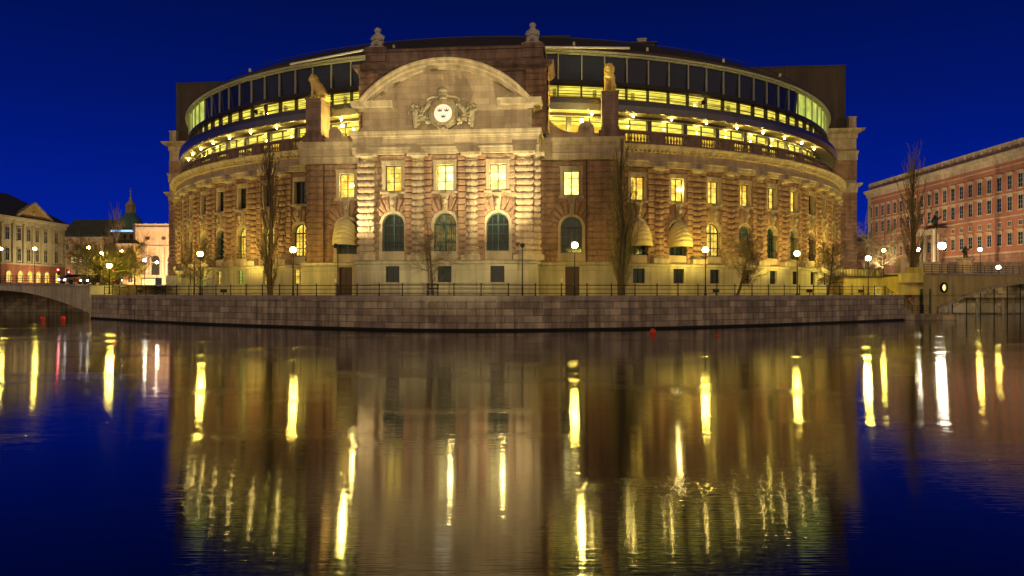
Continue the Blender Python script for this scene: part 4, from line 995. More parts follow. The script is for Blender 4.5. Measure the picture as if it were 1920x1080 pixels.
tree("street_tree", *wpos(1620, 170), 5.7, 16, 27, "bare tree between the parliament and the brick palace", "bare trees on the far right", trunk=.2, crown_w=1.3)
# tree guard
x, y = tpos(812, -2.4); g = MB()
for a in (-.45, .45):
    for b in (-.45, .45): g.tube((a, b, 0), (a, b, 1.1), .04, n=5)
for z in (.35, .7, 1.05):
    for a in (-.45, .45): g.tube((-.45, a, z), (.45, a, z), .03, n=5); g.tube((a, -.45, z), (a, .45, z), .03, n=5)
o = g.obj("tree_guard", M["iron"], loc=(x, y, QZ)); tag(o, "low black iron guard round the small tree in front of the pavilion", "tree guard")
# buoys
for px, yy, r_, lb in ((80, 597, .28, "red buoy under the left bridge, the further left one"), (118, 597, .30, "red buoy under the left bridge, next to the quay corner"), (1224, 623, .27, "orange buoy floating before the quay wall below the first awnings"), (1345, 628, .14, "small orange float right of the larger orange buoy")):
    d = EYE*F/(yy+2-HY); x = (px-960)/F*d; r = empty("buoy", (x, d, 0), 0, lb, "buoy", "red buoys"); g = MB(); g.ball((0, 0, r_*.5), r_, 14); g.obj("float", M["red"], r, smooth=True); g = MB(); g.tube((0, 0, r_*1.4), (0, 0, r_*1.75), .04, n=6); g.obj("eyelet", M["iron"], r)

# ================= right side: terrace, stair, bridge =================
TX = 49.0
tw = empty("stair_terrace", (0, 0, 0), 0, "stone terrace with stairs down to a landing beside the right bridge", "terrace")
g = MB(); g.box(49.2, 54.0, 93.2, 100, -1, 5.5); g.box(44, 49.2, 97.0, 100, 3.0, 5.5); g.box(49.2, 52.2, 92.6, 93.2, 4.7, 5.9); g.obj("terrace_wall", M["bridge"], tw)
g = MB(); g.box(47.0, 55.5, 90.9, 93.2, -1, .75); g.obj("landing", M["quay"], tw)
g = MB(); n = 15
for k in range(n): g.box(46.6+.24*k*.9, 46.6+.24*(k+1)*.9, 91.4, 93.4, -.5, 3.1-(k+1)*2.35/n)
g.poly_extrude([(46.3, 91.15, 3.25), (46.3, 91.15, -.5), (50.2, 91.15, -.5), (50.2, 91.15, .8)], (0, .28, 0))
g.obj("stairs", M["cope"], tw)
g = MB()
for z in (.45, .75, 1.05): g.tube((46.4, 91.1, 3.15+z), (49.9, 91.1, .8+z), .03, n=5); g.tube((49.9, 91.1, .75+z), (52.0, 91.1, .75+z), .03, n=5)
for k in range(8): t = k/7; g.tube((46.4+3.5*t, 91.1, 3.15-2.35*t), (46.4+3.5*t, 91.1, 4.2-2.35*t), .03, n=5)
for k in range(1, 4): g.tube((49.9+k*.7, 91.1, .75), (49.9+k*.7, 91.1, 1.8), .03, n=5)
g.obj("handrail", M["iron"], tw)
g = MB(); g.box(52.0, 53.4, 93.05, 93.19, .76, 3.9); o = g.obj("door", M["teal"], tw); g = MB(); g.box(52.15, 52.25, 93.0, 93.05, 2.0, 2.3); g.obj("handle", M["mull"], o)
g = MB(); pts = [(.38*math.cos(R(20*k)), 0, .38*math.sin(R(20*k))) for k in range(19)]; g.path(pts, .09, 8); o = g.obj("life_ring", M["white"], loc=(50.9, 92.95, 2.55), smooth=True); tag(o, "red and white life ring hung on the wall by the stairs", "life ring")
g = MB()
for k in (1, 5, 10, 14): g.path(pts[k:k+3], .1, 8)
g.obj("red_band", M["red"], o)
g = MB(); g.box(43, 49.0, 96.6, 96.75, 5.5, 6.5); fn = g.obj("terrace_fence", M["mould"]); tag(fn, "pale slatted fence above the terrace left of the stairs", "fence")
g = MB()
for k in range(31): g.box(43+k*.2, 43.05+k*.2, 96.5, 96.6, 5.5, 6.5)
for z in (5.45, 6.5): g.box(42.9, 49.1, 96.45, 96.8, z, z+.1)
g.obj("slats", M["iron"], fn)
g = MB(); g.box(-1.1, 1.1, -.9, .9, 0, 1.1); g.box(-1.2, 1.2, -1, 1, 1.1, 1.25); o = g.obj("planter", M["bridge"], loc=(54.0, 97.2, 5.5)); tag(o, "square stone planter block behind the stair terrace by the poplar", "planter")
# small utility box
g = MB(); g.box(-.3, .3, -.25, .25, 0, 1.0); g.box(-.34, .34, -.29, .29, 1.0, 1.08); o = g.obj("utility_box", M["white"], loc=(47.3, 94.6, QZ)); tag(o, "pale utility box on the quay by the top of the stairs", "utility box"); g = MB(); g.box(-.25, .25, -.275, -.25, .1, .9); g.obj("door", M["mould"], o)
# right bridge
rb = empty("arched_bridge", (53, 93, 0), 0, "yellowish arched bridge with round porthole on the right", "bridge")
ba = math.atan2(20, 42); RBP = PL(0, 0, ba); De = 2.3+EYE
def rbz(u): 
    e = 1.3-3.65*((24-u)/22.4)**2 if 1.6 < u < 46.4 else -4.2
    return e+EYE
g = MB(); us = [-1.0, 1.6]+lin(1.61, 46.39, 40)+[46.4, 52]
top = De-.02
for a, b in zip(us, us[1:]):
    za, zb = rbz((a if a > 1.6 else a-.001)+1e-4), rbz(b-1e-4 if b <= 46.39 else b)
    if b <= 1.6: za = zb = -.7
    q = [(a, za), (b, zb), (b, top), (a, top)]
    for o_ in (0, -8): g.face([RBP(u, z, o_) for u, z in q], [(u, z) for u, z in q])
    g.face([RBP(a, za, 0), RBP(b, zb, 0), RBP(b, zb, -8), RBP(a, za, -8)])
g.obj("girder", M["bridge"], rb)
g = MB(); g.fbox(RBP, -1.0, 52, De-.02, De+.18, -8.1, .18); g.obj("deck", M["cope"], rb)
g = MB(); ar = lin(1.7, 46.3, 40)
for a, b in zip(ar, ar[1:]):
    P2 = lambda u, z, o: RBP(u, z+rbz(u), o); g.prof(P2, [a, b], [(0, 0), (.16, 0), (.16, .42), (0, .42)], closed=True, caps=False)
g.obj("arch_rib", M["mould"], rb)
g = MB(); q = RBP(2.9, .6+EYE, .06); arc_ring(g, .42, .68, -.14, .1); po = g.obj("porthole", M["iron"], rb, loc=q, rz=ba); g = MB(); g.tube((0, -.02, 0), (0, .02, 0), .42, n=20); g.obj("pane", M["litw"], po)
g = MB()
for k in range(34): u = -.6+k*1.55; g.tube(RBP(u, De+.15, -.2), RBP(u, De+1.25, -.2), .05, n=5)
for z in (.35, .65, .95, 1.25): g.path([RBP(-.6, De+z, -.2), RBP(51, De+z, -.2)], .035, 5)
g.obj("railing", plain("green_iron", (.02, .045, .035), .5), rb)
for k in range(14): u = 4+k*3; g = MB(); g.tube(RBP(u, -.5, -1.5), RBP(u, rbz(u)+.1, -1.5), .07, n=6); g.obj("fender_post", M["iron"], rb)
# parapet wall / second bridge behind
g = MB(); g.box(72, 200, 132, 133, 5.5, 8.6); g.box(72, 200, 131.8, 133.2, 8.6, 8.95); g.box(70, 73.5, 131.6, 133.4, 5.5, 9.6); o = g.obj("bridge_parapet", M["palt"]); tag(o, "pink stone parapet wall below the brick palace behind the bridge railing", "wall")
# Royal palace
pa = empty("brick_palace", (101, 207, 5), 0, "long floodlit red brick palace with rows of tall windows and balustraded roof", "palace")
PLN = 80
PP = lambda u, z, o: (-o, -u, z-5)           # u runs towards the camera, outward = -x
PP.ang = lambda u: R(-90)
def pe(e): return e+EYE
g = MB(); g.fbox(PP, 0, PLN, pe(8.2), pe(27.0), -20, 0); g.obj("wall", M["pal"], pa)
g = MB(); g.fbox(PP, -.15, PLN, 5, pe(8.0), -20, .2); g.obj("rusticated_base", M["palb"], pa)
g = MB(); g.prof(PP, [-.8, PLN], [(0, pe(26.6)), (.2, pe(26.7)), (.25, pe(27.5)), (.9, pe(27.9)), (1.1, pe(28.5)), (0, pe(28.6))]); g.prof(PP, [-.1, PLN], [(0, pe(25.6)), (.15, pe(25.65)), (.15, pe(25.85)), (0, pe(25.9))])
for e in (20.0, 15.4, 8.1): g.fbox(PP, -.1, PLN, pe(e)-.12, pe(e)+.2, 0, .22)
g.fbox(PP, -.12, 1.4, pe(8.3), pe(26.5), 0, .12)
g.obj("cornice", M["palt"], pa)
g = MB(); g.fbox(PP, 0, PLN, pe(28.6), pe(29.0), -.8, -.1); g.fbox(PP, 0, PLN, pe(30.3), pe(30.65), -.8, -.1)
for k in range(28):
    u = .4+k*2.9; g.fbox(PP, u-.45, u+.45, pe(29.0), pe(30.3), -.75, -.12)
    for j in range(5): uu = u+.7+j*.38; g.fbox(PP, uu-.1, uu+.1, pe(29), pe(30.3), -.6, -.3)
g.obj("roof_balustrade", M["palt"], pa)
def pwin(w2, h, hood=True):
    g = MB()
    for a, b in ((-w2-.18, -w2), (w2, w2+.18)): g.box(a, b, -.1, .0, 0, h)
    g.box(-w2-.18, w2+.18, -.12, 0, h, h+.25); g.box(-w2-.25, w2+.25, -.2, 0, -.2, 0)
    if hood: g.box(-w2-.3, w2+.3, -.12, 0, h+.25, h+.55); g.box(-w2-.45, w2+.45, -.35, 0, h+.55, h+.75)
    m_ = setm(g.mesh("window"), M["palt"]); g = MB(); g.box(-w2, w2, -.03, -.005, 0, h); p_ = setm(g.mesh("pane"), M["pane"])
    g = MB(); g.box(-.04, .04, -.07, -.031, 0, h)
    for q in (.33, .66): g.box(-w2, w2, -.065, -.032, h*q-.03, h*q+.03)
    return m_, p_, setm(g.mesh("frame"), M["mull"])
PT = pwin(.62, 2.75); PT3 = pwin(.62, 2.4); PS_ = pwin(.5, .8, False)
for k in range(24):
    u = 207-(146.1+3.15*(19-k)) if True else 0
    u = 1.6+3.18*k
    if u > 70: break
    for e, ms in ((20.9, PT), (16.6, PT), (13.5, PS_), (9.6, PT3), (8.45, None)):
        if ms is None: continue
        o = inst(ms[0], pa, PP(u, pe(e), 0), R(-90), "window" if ms is not PS_ else "mezzanine_window"); inst(ms[1], o, name="pane"); inst(ms[2], o, name="frame")
# portal on palace
g = MB(); up = 207-174
for a in (-3.6, -1.6, 1.6, 3.6): q = PP(up+a, 0, 1.6); g.tube((q[0], q[1], .5), (q[0], q[1], pe(13.6)-5), .5, .42, 12)
g.fbox(PP, up-4.6, up+4.6, pe(13.6), pe(14.6), 0, 2.4); g.fbox(PP, up-4.9, up+4.9, pe(14.6), pe(14.9), 0, 2.8); g.obj("portal", M["palt"], pa)
# monument in front
def monument(x, y, z, label, ph, pr_, fig):
    r = empty("monument", (x, y, z), 0, label, "monument"); g = MB(); g.lathe((0, 0, 0), [(pr_*1.3, 0), (pr_*1.3, .4), (pr_, .5), (pr_*.92, ph-.3), (pr_*1.15, ph-.2), (pr_*1.15, ph)], 16); g.obj("pedestal", M["palt"], r)
    if fig:
        ch = [[(0, 0, 1.0, .3), (0, 0, 1.5, .34), (0, 0, 1.9, .16), (0, 0, 2.15, .17)]]
        for s in (-1, 1): ch.append([(0, 0, 1.0, .3), (s*.2, 0, .5, .18), (s*.25, -.1, .05, .14)])
        ch += [[(0, 0, 1.5, .34), (.5, -.1, 1.5, .14), (.85, -.1, 1.9, .1)], [(0, 0, 1.5, .34), (-.45, 0, 1.3, .14), (-.6, -.2, .9, .1)]]
        skin("figure", ch, M["bronz"], r, (0, 0, ph), 0, sc=fig)
    return r
x, y = wpos(1753, 150); monument(x, y, 5.7, "dark bronze figure with raised arm on a tall pale column before the palace portal", E_at(430, 150)-5.7, .4, 1.4)
x, y = wpos(1810, 128); monument(x, y, 5.7, "dark bronze statue on a short round pedestal behind the bridge railing", E_at(484, 128)-5.7, 1.3, 1.0)
# far low building right
def simple_house(name, x, y, z, w_, d_, h, mat, roof_h, roofmat, label, wins, cat="building", rz=0, lit=(), ww=.6, wh=1.6, hip=2.0, paneL="lit"):
    r = empty(name, (x, y, z), rz, label, cat); g = MB(); g.box(-w_/2, w_/2, 0, d_, 0, h); g.obj("wall", M[mat], r)
    g = MB(); g.box(-w_/2-.3, w_/2+.3, -.35, 0, h-.5, h+.15); g.box(-w_/2-.1, w_/2+.1, -.12, 0, h*.45, h*.45+.25); g.obj("cornice", M["palt"], r)
    if roof_h:
        g = MB(); b_ = [(-w_/2-.3, -.35, h+.15), (w_/2+.3, -.35, h+.15), (w_/2+.3, d_+.3, h+.15), (-w_/2-.3, d_+.3, h+.15)]; t_ = [(-w_/2+hip, d_/2-1, h+roof_h), (w_/2-hip, d_/2-1, h+roof_h), (w_/2-hip, d_/2+1, h+roof_h), (-w_/2+hip, d_/2+1, h+roof_h)]
        for k in range(4): g.face([b_[k], b_[(k+1) % 4], t_[(k+1) % 4], t_[k]])
        g.face(t_); g.face(b_); g.obj("roof", M[roofmat], r)
    g = MB()
    for a, b in ((-ww-.15, -ww), (ww, ww+.15)): g.box(a, b, -.1, 0, 0, wh)
    g.box(-ww-.15, ww+.15, -.12, 0, wh, wh+.2); g.box(-ww-.2, ww+.2, -.16, 0, -.15, 0); g.box(-.03, .03, -.08, -.03, 0, wh); fm = setm(g.mesh("window"), M["palt"])
    pmn = {}
    for k in ("pane", paneL): g = MB(); g.box(-ww, ww, -.029, -.003, 0, wh); pmn[k] = setm(g.mesh("pane"), M[k])
    i = 0
    for zr, xs in wins:
        for xx in xs: o = inst(fm, r, (xx, 0, zr), 0, "window"); inst(pmn[paneL if i in lit else "pane"], o, name="pane"); i += 1
    return r
simple_house("brick_building", wpos(1618, 235)[0], 235, 5.6, 14, 12, 14, "pal", 2.2, "roof", "low pink building between the parliament and the brick palace", [(3, [-5, -2, 1, 4]), (8, [-5, -2, 1, 4])])
# ================= left side =================
lb = empty("low_arch_bridge", (-56, 97.5, 0), 0, "pale flat arched road bridge at the left edge", "bridge")
la = math.atan2(13, -21); ll = 60
LBP = lambda u, z, o: (u*math.cos(la)+o*math.sin(la)*-1, u*math.sin(la)+o*math.cos(la), z)
def lbt(u): return EYE+.9+.45*math.sin(math.pi*min(1, u/50))
def lbb(u): return EYE+.3-3.15*((27-u)/26.5)**2
g = MB(); us = lin(.5, 53.5, 44)
for a, b in zip(us, us[1:]):
    q = [(a, max(-.6, lbb(a))), (b, max(-.6, lbb(b))), (b, lbt(b)), (a, lbt(a))]
    for o_ in (0, -12): g.face([LBP(u, z, o_) for u, z in q])
    g.face([LBP(a, q[0][1], 0), LBP(b, q[1][1], 0), LBP(b, q[1][1], -12), LBP(a, q[0][1], -12)]); g.face([LBP(a, lbt(a)-.01, 0), LBP(b, lbt(b)-.01, 0), LBP(b, lbt(b)-.01, -12), LBP(a, lbt(a)-.01, -12)])
g.box(-.2, 2.8, -.3, 12, -1, EYE+.9); g.obj("span", M["bridgel"], lb)
g = MB()
for a, b in zip(us, us[1:]): g.face([LBP(a, lbt(a)+.02, .15), LBP(b, lbt(b)+.02, .15), LBP(b, lbt(b)-.28, .15), LBP(a, lbt(a)-.28, .15)]); g.face([LBP(a, lbt(a)+.02, .15), LBP(b, lbt(b)+.02, .15), LBP(b, lbt(b)+.02, -.3), LBP(a, lbt(a)+.02, -.3)])
g.obj("coping", M["cope"], lb)
g = MB()
for k in range(30): u = 1+k*1.8; g.tube(LBP(u, lbt(u), -.1), LBP(u, lbt(u)+1.1, -.1), .04, n=5)
for z in (.4, .75, 1.1): g.path([LBP(u, lbt(u)+z, -.1) for u in us], .035, 5)
g.obj("railing", M["iron"], lb)
g = MB()
for k in range(12): g.tube(LBP(2+k*3, lbb(2+k*3)-.0, -2), LBP(2+k*3, lbt(2+k*3)-.2, -2), .05, n=4)
# cars
def car(x, y, z, rz, mat, label, rear=True):
    r = empty("car", (x, y, z), rz, label, "car", "cars on the left bridge"); g = MB()
    sec = [(-2.1, .35, .8, .75), (-1.9, .3, .95, .85), (-.9, .3, 1.0, .88), (.9, .3, 1.0, .88), (1.9, .3, .9, .85), (2.15, .4, .75, .7)]
    for a, b in zip(sec, sec[1:]):
        A_ = [(a[0], -a[3], a[1]), (a[0], a[3], a[1]), (a[0], a[3]*.95, a[2]), (a[0], -a[3]*.95, a[2])]; B_ = [(b[0], -b[3], b[1]), (b[0], b[3], b[1]), (b[0], b[3]*.95, b[2]), (b[0], -b[3]*.95, b[2])]
        for j in range(4): g.face([A_[j], A_[(j+1) % 4], B_[(j+1) % 4], B_[j]])
    g.face([(sec[0][0], s*sec[0][3], z_) for s, z_ in ((-1, .35), (1, .35), (1, .8), (-1, .8))]); g.face([(2.15, s*.7, z_) for s, z_ in ((-1, .4), (1, .4), (1, .75), (-1, .75))])
    g.poly_extrude([(-.9, -.7, 1.42), (.7, -.7, 1.42), (1.1, -.7, 1.35), (-1.2, -.7, 1.3)], (0, 1.4, 0)); g.obj("body", mat, r)
    g = MB(); g.poly_extrude([(-1.75, -.74, .97), (1.3, -.74, .97), (.75, -.74, 1.38), (-1.15, -.74, 1.38)], (0, 1.48, 0)); g.obj("windows", M["pane"], r)
    for sx in (-1.35, 1.35):
        for sy in (-.8, .8): g = MB(); g.tube((sx, sy-.1, .32), (sx, sy+.1, .32), .32, n=14); g.obj("wheel", M["asph"], r)
    for sy in (-.6, .6):
        g = MB(); g.box(-2.16, -2.08, sy-.14, sy+.14, .6, .76); g.obj("tail_light", M["redl"], r); g = MB(); g.box(2.12, 2.2, sy-.14, sy+.14, .52, .68); g.obj("headlight", M["headl"], r)
for u, o_, rz, mt, lb_ in ((6, -4, 250, "carp", "dark car with red tail lights on the left bridge nearest the quay"), (12, -4, 250, "cars", "silver car following along the left bridge"), (11, -8, 70, "carp", "dark car with headlights coming over the left bridge")):
    q = LBP(u, lbt(u), o_); car(-56+q[0], 97.5+q[1], q[2], R(rz), M[mt], lb_)
# traffic lights
for px, d, lb_, e in ((110, 112, "traffic light showing red at the left bridge end", 2.9), (213, 118, "traffic light showing red right of the willow", 2.9), (130, 125, "traffic light showing red beyond the left bridge cars", 2.6)):
    x, y = wpos(px, d); r = empty("traffic_light", (x, y, 4.2), 0, lb_, "traffic light", "red traffic lights"); g = MB(); g.tube((0, 0, 0), (0, 0, 2.6), .06, n=6); g.obj("post", M["iron"], r); g = MB(); g.box(-.18, .18, -.12, .12, 1.9, 2.9); g.obj("housing", M["iron"], r); g = MB(); g.ball((0, -.14, 2.7), .13, 8); g.obj("red_lens", M["redl"], r)
# left palace (facade along y at x=-111 facing +x)
lp = empty("classical_palace", (-111, 181, 0), 0, "pale classical palace with pediment, pilasters and grey hipped roof on the left", "palace")
LP = lambda u, z, o: (o, -u, z)
g = MB(); g.fbox(LP, 0, 40, pe(6.3), pe(16), -22, 0); g.obj("wall", M["cream"], lp)
g = MB(); g.fbox(LP, 0, 40, 4, pe(6.2), -22, .3); g.obj("rusticated_ground_floor", M["terr"], lp)
g = MB(); g.prof(LP, [-.6, 40], [(0, pe(15.3)), (.3, pe(15.4)), (.35, pe(16.1)), (.9, pe(16.4)), (1.0, pe(16.8)), (-1, pe(16.9))]); g.fbox(LP, -.1, 40, pe(6.2), pe(6.6), 0, .45); g.obj("cornice", M["cream"], lp)
def Yp(px): return 181-152070/(960-px)
g = MB()
for px in (3, 24, 44, 61, 77, 93, 117):
    u = Yp(px); g.fbox(LP, u-.45, u+.45, pe(6.6), pe(15.3), 0, .35)
g.obj("pilasters", M["cream"], lp)
ua, ub = Yp(28), Yp(92)
g = MB(); g.poly_extrude([LP(ua, pe(16.9), .4), LP(ub, pe(16.9), .4), LP((ua+ub)/2, pe(20.3), .4)], (-1.5, 0, 0)); pd = g.obj("pediment", M["ochre"], lp)
g = MB(); apx = (ua+ub)/2
for a, b in (((ua+.5, 16.9), (apx, 20.6)), ((ub-.5, 16.9), (apx, 20.6))): g.tube(LP(a[0], pe(a[1]), .5), LP(b[0], pe(b[1]), .5), .35, n=4)
q = LP(apx, pe(18.2), .45); g.ball(q, .6, 10, 1, .3, 1); g.obj("pediment_trim", M["cream"], pd)
g = MB(); b_ = [LP(-.6, pe(16.9), .9), LP(40, pe(16.9), .9), LP(40, pe(16.9), -22), LP(-.6, pe(16.9), -22)]; t_ = [LP(8, pe(23.2), -8), LP(34, pe(23.2), -8), LP(34, pe(23.2), -13), LP(8, pe(23.2), -13)]
for k in range(4): g.face([b_[k], b_[(k+1) % 4], t_[(k+1) % 4], t_[k]])
g.face(t_); g.obj("roof", M["roofg"], lp)
g = MB()
for a, b in ((-.75, -.6), (.6, .75)): g.box(a, b, -.12, 0, 0, 2.7)
g.box(-.8, .8, -.2, 0, 2.7, 2.95); g.box(-.8, .8, -.2, 0, -.2, 0); g.box(-.03, .03, -.08, -.03, 0, 2.7); g.box(-.6, .6, -.08, -.031, 1.7, 1.78); LW = setm(g.mesh("window"), M["cream"])
g = MB(); g.box(-.6, .6, -.029, -.003, 0, 2.7); LPn = setm(g.mesh("pane"), M["pane"])
g = MB(); g.poly_extrude([(x, -.33, z) for x, z in arch_outline(.75, 0, 1.7, 8)], (0, .028, 0)); LA = setm(g.mesh("arched_window"), M["lit"])
g = MB(); arch_ring(g, .75, .95, 0, 1.7, -.42, -.3, 8); g.box(-.03, .03, -.37, -.331, 0, 2.4); g.box(-.75, .75, -.37, -.331, 1.65, 1.7); LAf = setm(g.mesh("frame"), M["cream"])
g = MB()
for px in (-12, 13, 35, 53, 69, 85, 105):
    u = Yp(px)
    if u > 39: continue
    for e in (11.7, 7.1): o = inst(LW, lp, LP(u, pe(e), 0), R(90), "window"); inst(LPn, o, name="pane")
    o = inst(LA, lp, LP(u, pe(2.3), 0), R(90), "arched_window"); inst(LAf, o, name="frame")
# tall building behind with dark roof
simple_house("town_house", wpos(162, 232)[0], 232, 4.7, 17, 14, 16.2, "pink", 6.2, "roofg", "pink town house with a dark mansard roof behind the willow", [(8.2, [-4.4, -3.1, -1.8, -.5, .8, 2.1]), (12.2, [-6, -3, 0, 3, 6]), (4.5, [-6, -3, 0, 3, 6])], lit=range(0, 6), ww=.42, wh=1.6, hip=1.2, paneL="litw")
x, y = wpos(137, 228); 
# opera-like building
op = simple_house("arcaded_hall", wpos(299, 200)[0], 200, 4.0, 13.8, 20, 16.6, "pink", 0, "roof", "floodlit pink stone hall with tall arches right of the domed tower", [], cat="building")
g = MB(); g.box(-7.1, 7.1, -.5, .2, 16.7, 17.3); g.box(-6.9, 6.9, .003, .4, 17.3, 18.2)
for k in range(5): g.box(-6.85+k*2.8, -6.35+k*2.8, -.1, 0, 17.3, 18.3)
g.box(-7.0, 7.0, -.4, 0, 11.8, 12.2); 
for xx in (-6.2, -3.2, 1.2, 5.6): g.tube((xx, -.35, 4), (xx, -.35, 11.8), .32, .28, 10)
g.obj("entablature", M["palt"], op)
g = MB(); arch_ring(g, 1.15, 1.45, 4.2, 8.4, -.2, .0, 10); AH = setm(g.mesh("arched_window"), M["palt"]); g = MB(); g.poly_extrude([(x, -.03, z) for x, z in arch_outline(1.15, 4.2, 8.4, 10)], (0, .027, 0)); AHP = setm(g.mesh("pane"), M["dark"])
for xx in (-1.0, 3.4): o = inst(AH, op, (xx, 0, 0), 0, "arched_window"); inst(AHP, o, name="pane")
g = MB()
for xx in (-3.2, 1.2, 5.6): g.poly_extrude([(xx+.6*math.cos(R(24*k)), -.2, 14.2+.45*math.sin(R(24*k))) for k in range(15)], (0, .19, 0))
g.obj("roundels", M["door"], op)
g = MB(); g.box(-1.5, 1.5, -5, -2.5, 0, 2.4); o = g.obj("kiosk", M["white"], loc=(wpos(292, 150)[0], 152, 4.0)); tag(o, "bright white kiosk at the foot of the floodlit hall", "kiosk"); g = MB(); g.box(-1.3, 1.3, -5.06, -5.003, .6, 2.1); g.obj("lit_window", M["litw"], o)
simple_house("low_house", wpos(236, 190)[0], 190, 4.0, 4.6, 3, 12, "ochre", 1.2, "roof", "narrow orange lit house below the domed tower", [(2, [-1.2, 1.2]), (7, [-1.2, 1.2])], hip=.8)
# domed tower
dx, dy = wpos(245, 212); dt = empty("domed_tower", (dx, dy, 4), 0, "pale tower with green copper dome, lantern and spire on the far left", "church tower")
g = MB(); g.box(-3.3, 3.3, -3.3, 3.3, 0, 16.6); g.box(-3.7, 3.7, -3.7, 3.7, 16.6, 17.4)
for sx in (-1, 1):
    for k in (-2.9, -.9, .9, 2.9): g.tube((k, -3.45, 13.2), (k, -3.45, 16.5), .2, n=8)
g.obj("tower_body", M["cream"], dt)
g = MB(); g.box(-3.75, 3.75, -3.78, -3.7, 16.7, 17.2); g.obj("lit_cornice", M["bluel"], dt)
g = MB()
for k in (-1.9, 0, 1.9): g.box(k-.45, k+.45, -3.36, -3.3, 13.5, 16)
g.obj("window", M["pane"], dt)
g = MB(); g.lathe((0, 0, 17.4), [(3.4, 0), (3.3, .8), (3.35, 1.2), (3.2, 2.2), (2.7, 3.3), (1.9, 4.3), (1.3, 4.8), (1.2, 5.1)], 20); g.obj("dome", M["copper"], dt, smooth=True)
g = MB(); g.lathe((0, 0, 22.4), [(1.4, 0), (1.4, .3), (1.0, .4), (1.0, 2.2), (1.3, 2.4), (1.1, 2.8), (.5, 3.6), (.3, 4.0), (.45, 4.3), (.15, 4.7), (.08, 6.2)], 12)
for k in range(8): t = k/8*6.283; g.ball((3.3*math.cos(t), 3.3*math.sin(t), 18.6), .55, 8); g.tube((1.25*math.cos(t), 1.25*math.sin(t), 22.6), (1.25*math.cos(t), 1.25*math.sin(t), 24.8), .12, n=6)
g.ball((0, 0, 28.7), .25, 8); g.obj("lantern", M["cream"], dt)
g = MB(); g.tube((-.4, 0, 29.3), (.4, 0, 29.3), .06, n=4); g.tube((0, 0, 28.9), (0, 0, 29.8), .06, n=4); g.obj("cross", M["crown"], dt)
# far lamps
L_ = [(1628, 483, 89.3, 6.0, "lit lamp at the right end of the quay railing", SODIUM, "lampg", 3.13), (1657, 468, 135, .8, "lit lamp before the left end of the brick palace", SODIUM, "lampg", 5.7), (1722, 467, 112, 1.5, "bright white lamp right of the poplar by the palace", WARM, "whiteb", 5.7),
      (1766, 460, 112, 2.5, "brightest white lamp in front of the palace portal", WARM, "whiteb", 5.7), (1838, 467, 120, 1.0, "lit lamp right of the short round pedestal", SODIUM, "lampg", 5.7), (1872, 500, 112, .5, "low lit lamp behind the bridge railing at far right", SODIUM, "lampg", 5.7),
      (65, 465, 140, 1.4, "lit lamp before the classical palace", SODIUM, "lampg", 4.7), (1, 466, 132, 1.0, "lit lamp at the left edge before the classical palace", SODIUM, "lampg", 4.7), (166, 463, 125, .8, "topmost lit lamp behind the willow crown", SODIUM, "lampg", 4.7), (190, 474, 112, 1.6, "middle lit lamp behind the willow crown", SODIUM, "lampg", 4.5),
      (205, 496, 94.5, 2.6, "lowest lit lamp at the right of the willow", SODIUM, "lampg", 3.2), (228, 470, 160, .8, "lit lamp just below the domed tower", SODIUM, "lampg", 4.7), (271, 486, 125, 1.4, "bright lamp in front of the floodlit hall", WARM, "whiteb", 3.2), (294, 491, 165, .6, "small white lamp before the hall arch", WARM, "whiteb", 4.5)]
for px, yy, d, pw, lb_, col, gl, z in L_:
    x, y = wpos(px, d); h = max(1.2, round(E_at(yy, d)-z, 1)); street_lamp(x, y, z, h, col, 2400*pw, lb_, "street lamps in the distance", gl, .3 if pw < 2 or gl == "lampg" else .55)
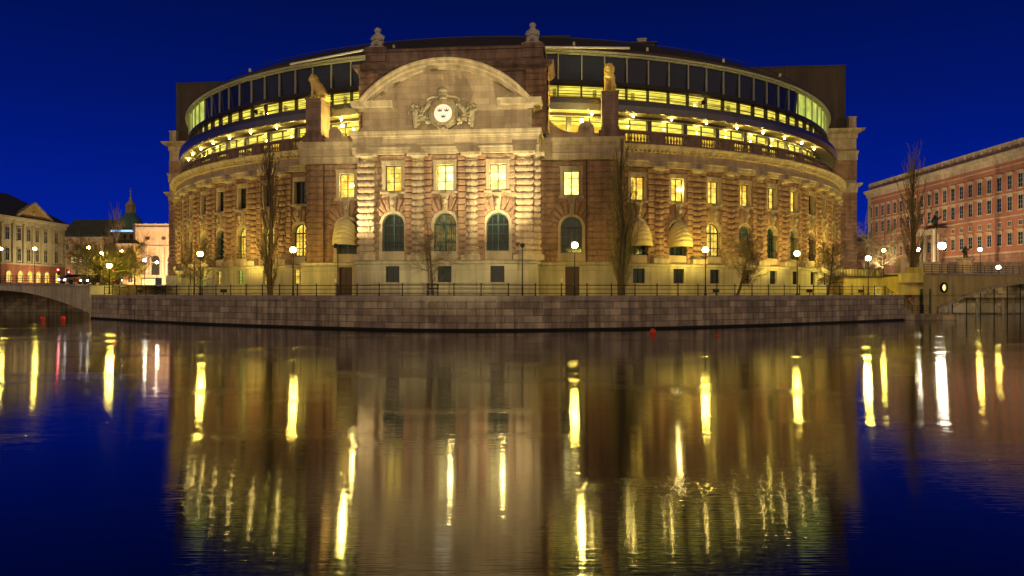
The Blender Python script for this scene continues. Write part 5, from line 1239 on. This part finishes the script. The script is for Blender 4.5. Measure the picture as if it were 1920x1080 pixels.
# unseen ground floodlights added to light the palaces, hall and town house
def ground_flood(loc, tgt, pw, label, size=120, col=WARM):
    r = empty("ground_floodlight", loc, 0, label, "floodlight", "ground floodlights"); g = MB(); g.box(-.3, .3, -.15, .15, .3, .7); g.tube((0, 0, 0), (0, 0, .35), .05, n=6); g.obj("housing", M["iron"], r)
    l = bpy.data.lights.new("flood_light", 'SPOT'); l.color = col; l.energy = pw; l.spot_size = R(size); l.spot_blend = 1; l.shadow_soft_size = .3
    lo = bpy.data.objects.new("flood_light", l); C.objects.link(lo); lo.parent = r; lo.location = (0, 0, .85); v = Vector(tgt)-Vector(loc); lo.rotation_euler = v.to_track_quat('-Z', 'Y').to_euler(); return r
ground_flood((72, 190, 5.7), (101, 192, 20), 27000, "unseen floodlight aimed at the left half of the brick palace")
ground_flood((72, 168, 5.7), (101, 168, 20), 27000, "unseen floodlight aimed at the palace portal")
ground_flood((72, 148, 5.7), (101, 146, 20), 27000, "unseen floodlight aimed at the right part of the brick palace")
ground_flood((-91, 183, 4.8), (-96, 200, 12), 60000, "unseen floodlight aimed at the arcaded hall", 120, (1, .75, .45))
ground_flood((-100, 166, 4.8), (-111, 168, 12), 9000, "unseen floodlight aimed at the classical palace", 130)
ground_flood((-131, 215, 4.8), (-133, 232, 12), 9000, "unseen floodlight aimed at the pink town house", 120)
# facade uplights at the foot of the drum, small fixtures on the promenade
def uplight(phi, pw, col=LIM):
    x, y = math.sin(R(phi))*58.5, -math.cos(R(phi))*58.5; w3 = b2w(x, y, 0); t = b2w(math.sin(R(phi))*53.5, -math.cos(R(phi))*53.5, 12)
    side = "right" if phi > 0 else "left"
    return ground_flood(w3, t, pw, f"low floodlight at the foot of the {side} curved columns", 130, col)
for phi in (27, 41, 55, 69, -27, -41, -55, -69): uplight(phi, 4200)

# narrow-beam fill projector added behind the camera to brighten the pavilion
def fill_projector(loc, tgt, pw, label, size):
    r = empty("added_fill_projector", loc, 0, label, "floodlight", "added fill lights behind the viewer"); g = MB(); g.tube((0, 0, 0), (0, .5, .12), .3, .38, 16); g.obj("housing", M["iron"], r); g = MB(); g.tube((-.4, .1, -.1), (-.4, .1, -1.6), .05, n=6); g.tube((.4, .1, -.1), (.4, .1, -1.6), .05, n=6); g.tube((-.4, .1, -.1), (.4, .1, -.1), .05, n=6); g.obj("bracket", M["iron"], r)
    l = bpy.data.lights.new("added_fill_light", 'SPOT'); l.color = WARM; l.energy = pw; l.spot_size = R(size); l.spot_blend = .5; l.shadow_soft_size = .2
    lo = bpy.data.objects.new("added_fill_light", l); C.objects.link(lo); lo.parent = r; lo.location = (0, .6, .15); v = Vector(tgt)-Vector(loc); lo.rotation_euler = v.to_track_quat('-Z', 'Y').to_euler()
fill_projector((6, -4, 1.8), b2w(-.6, PY, 11), 92000, "large unseen fill floodlight added behind the viewer", 20)
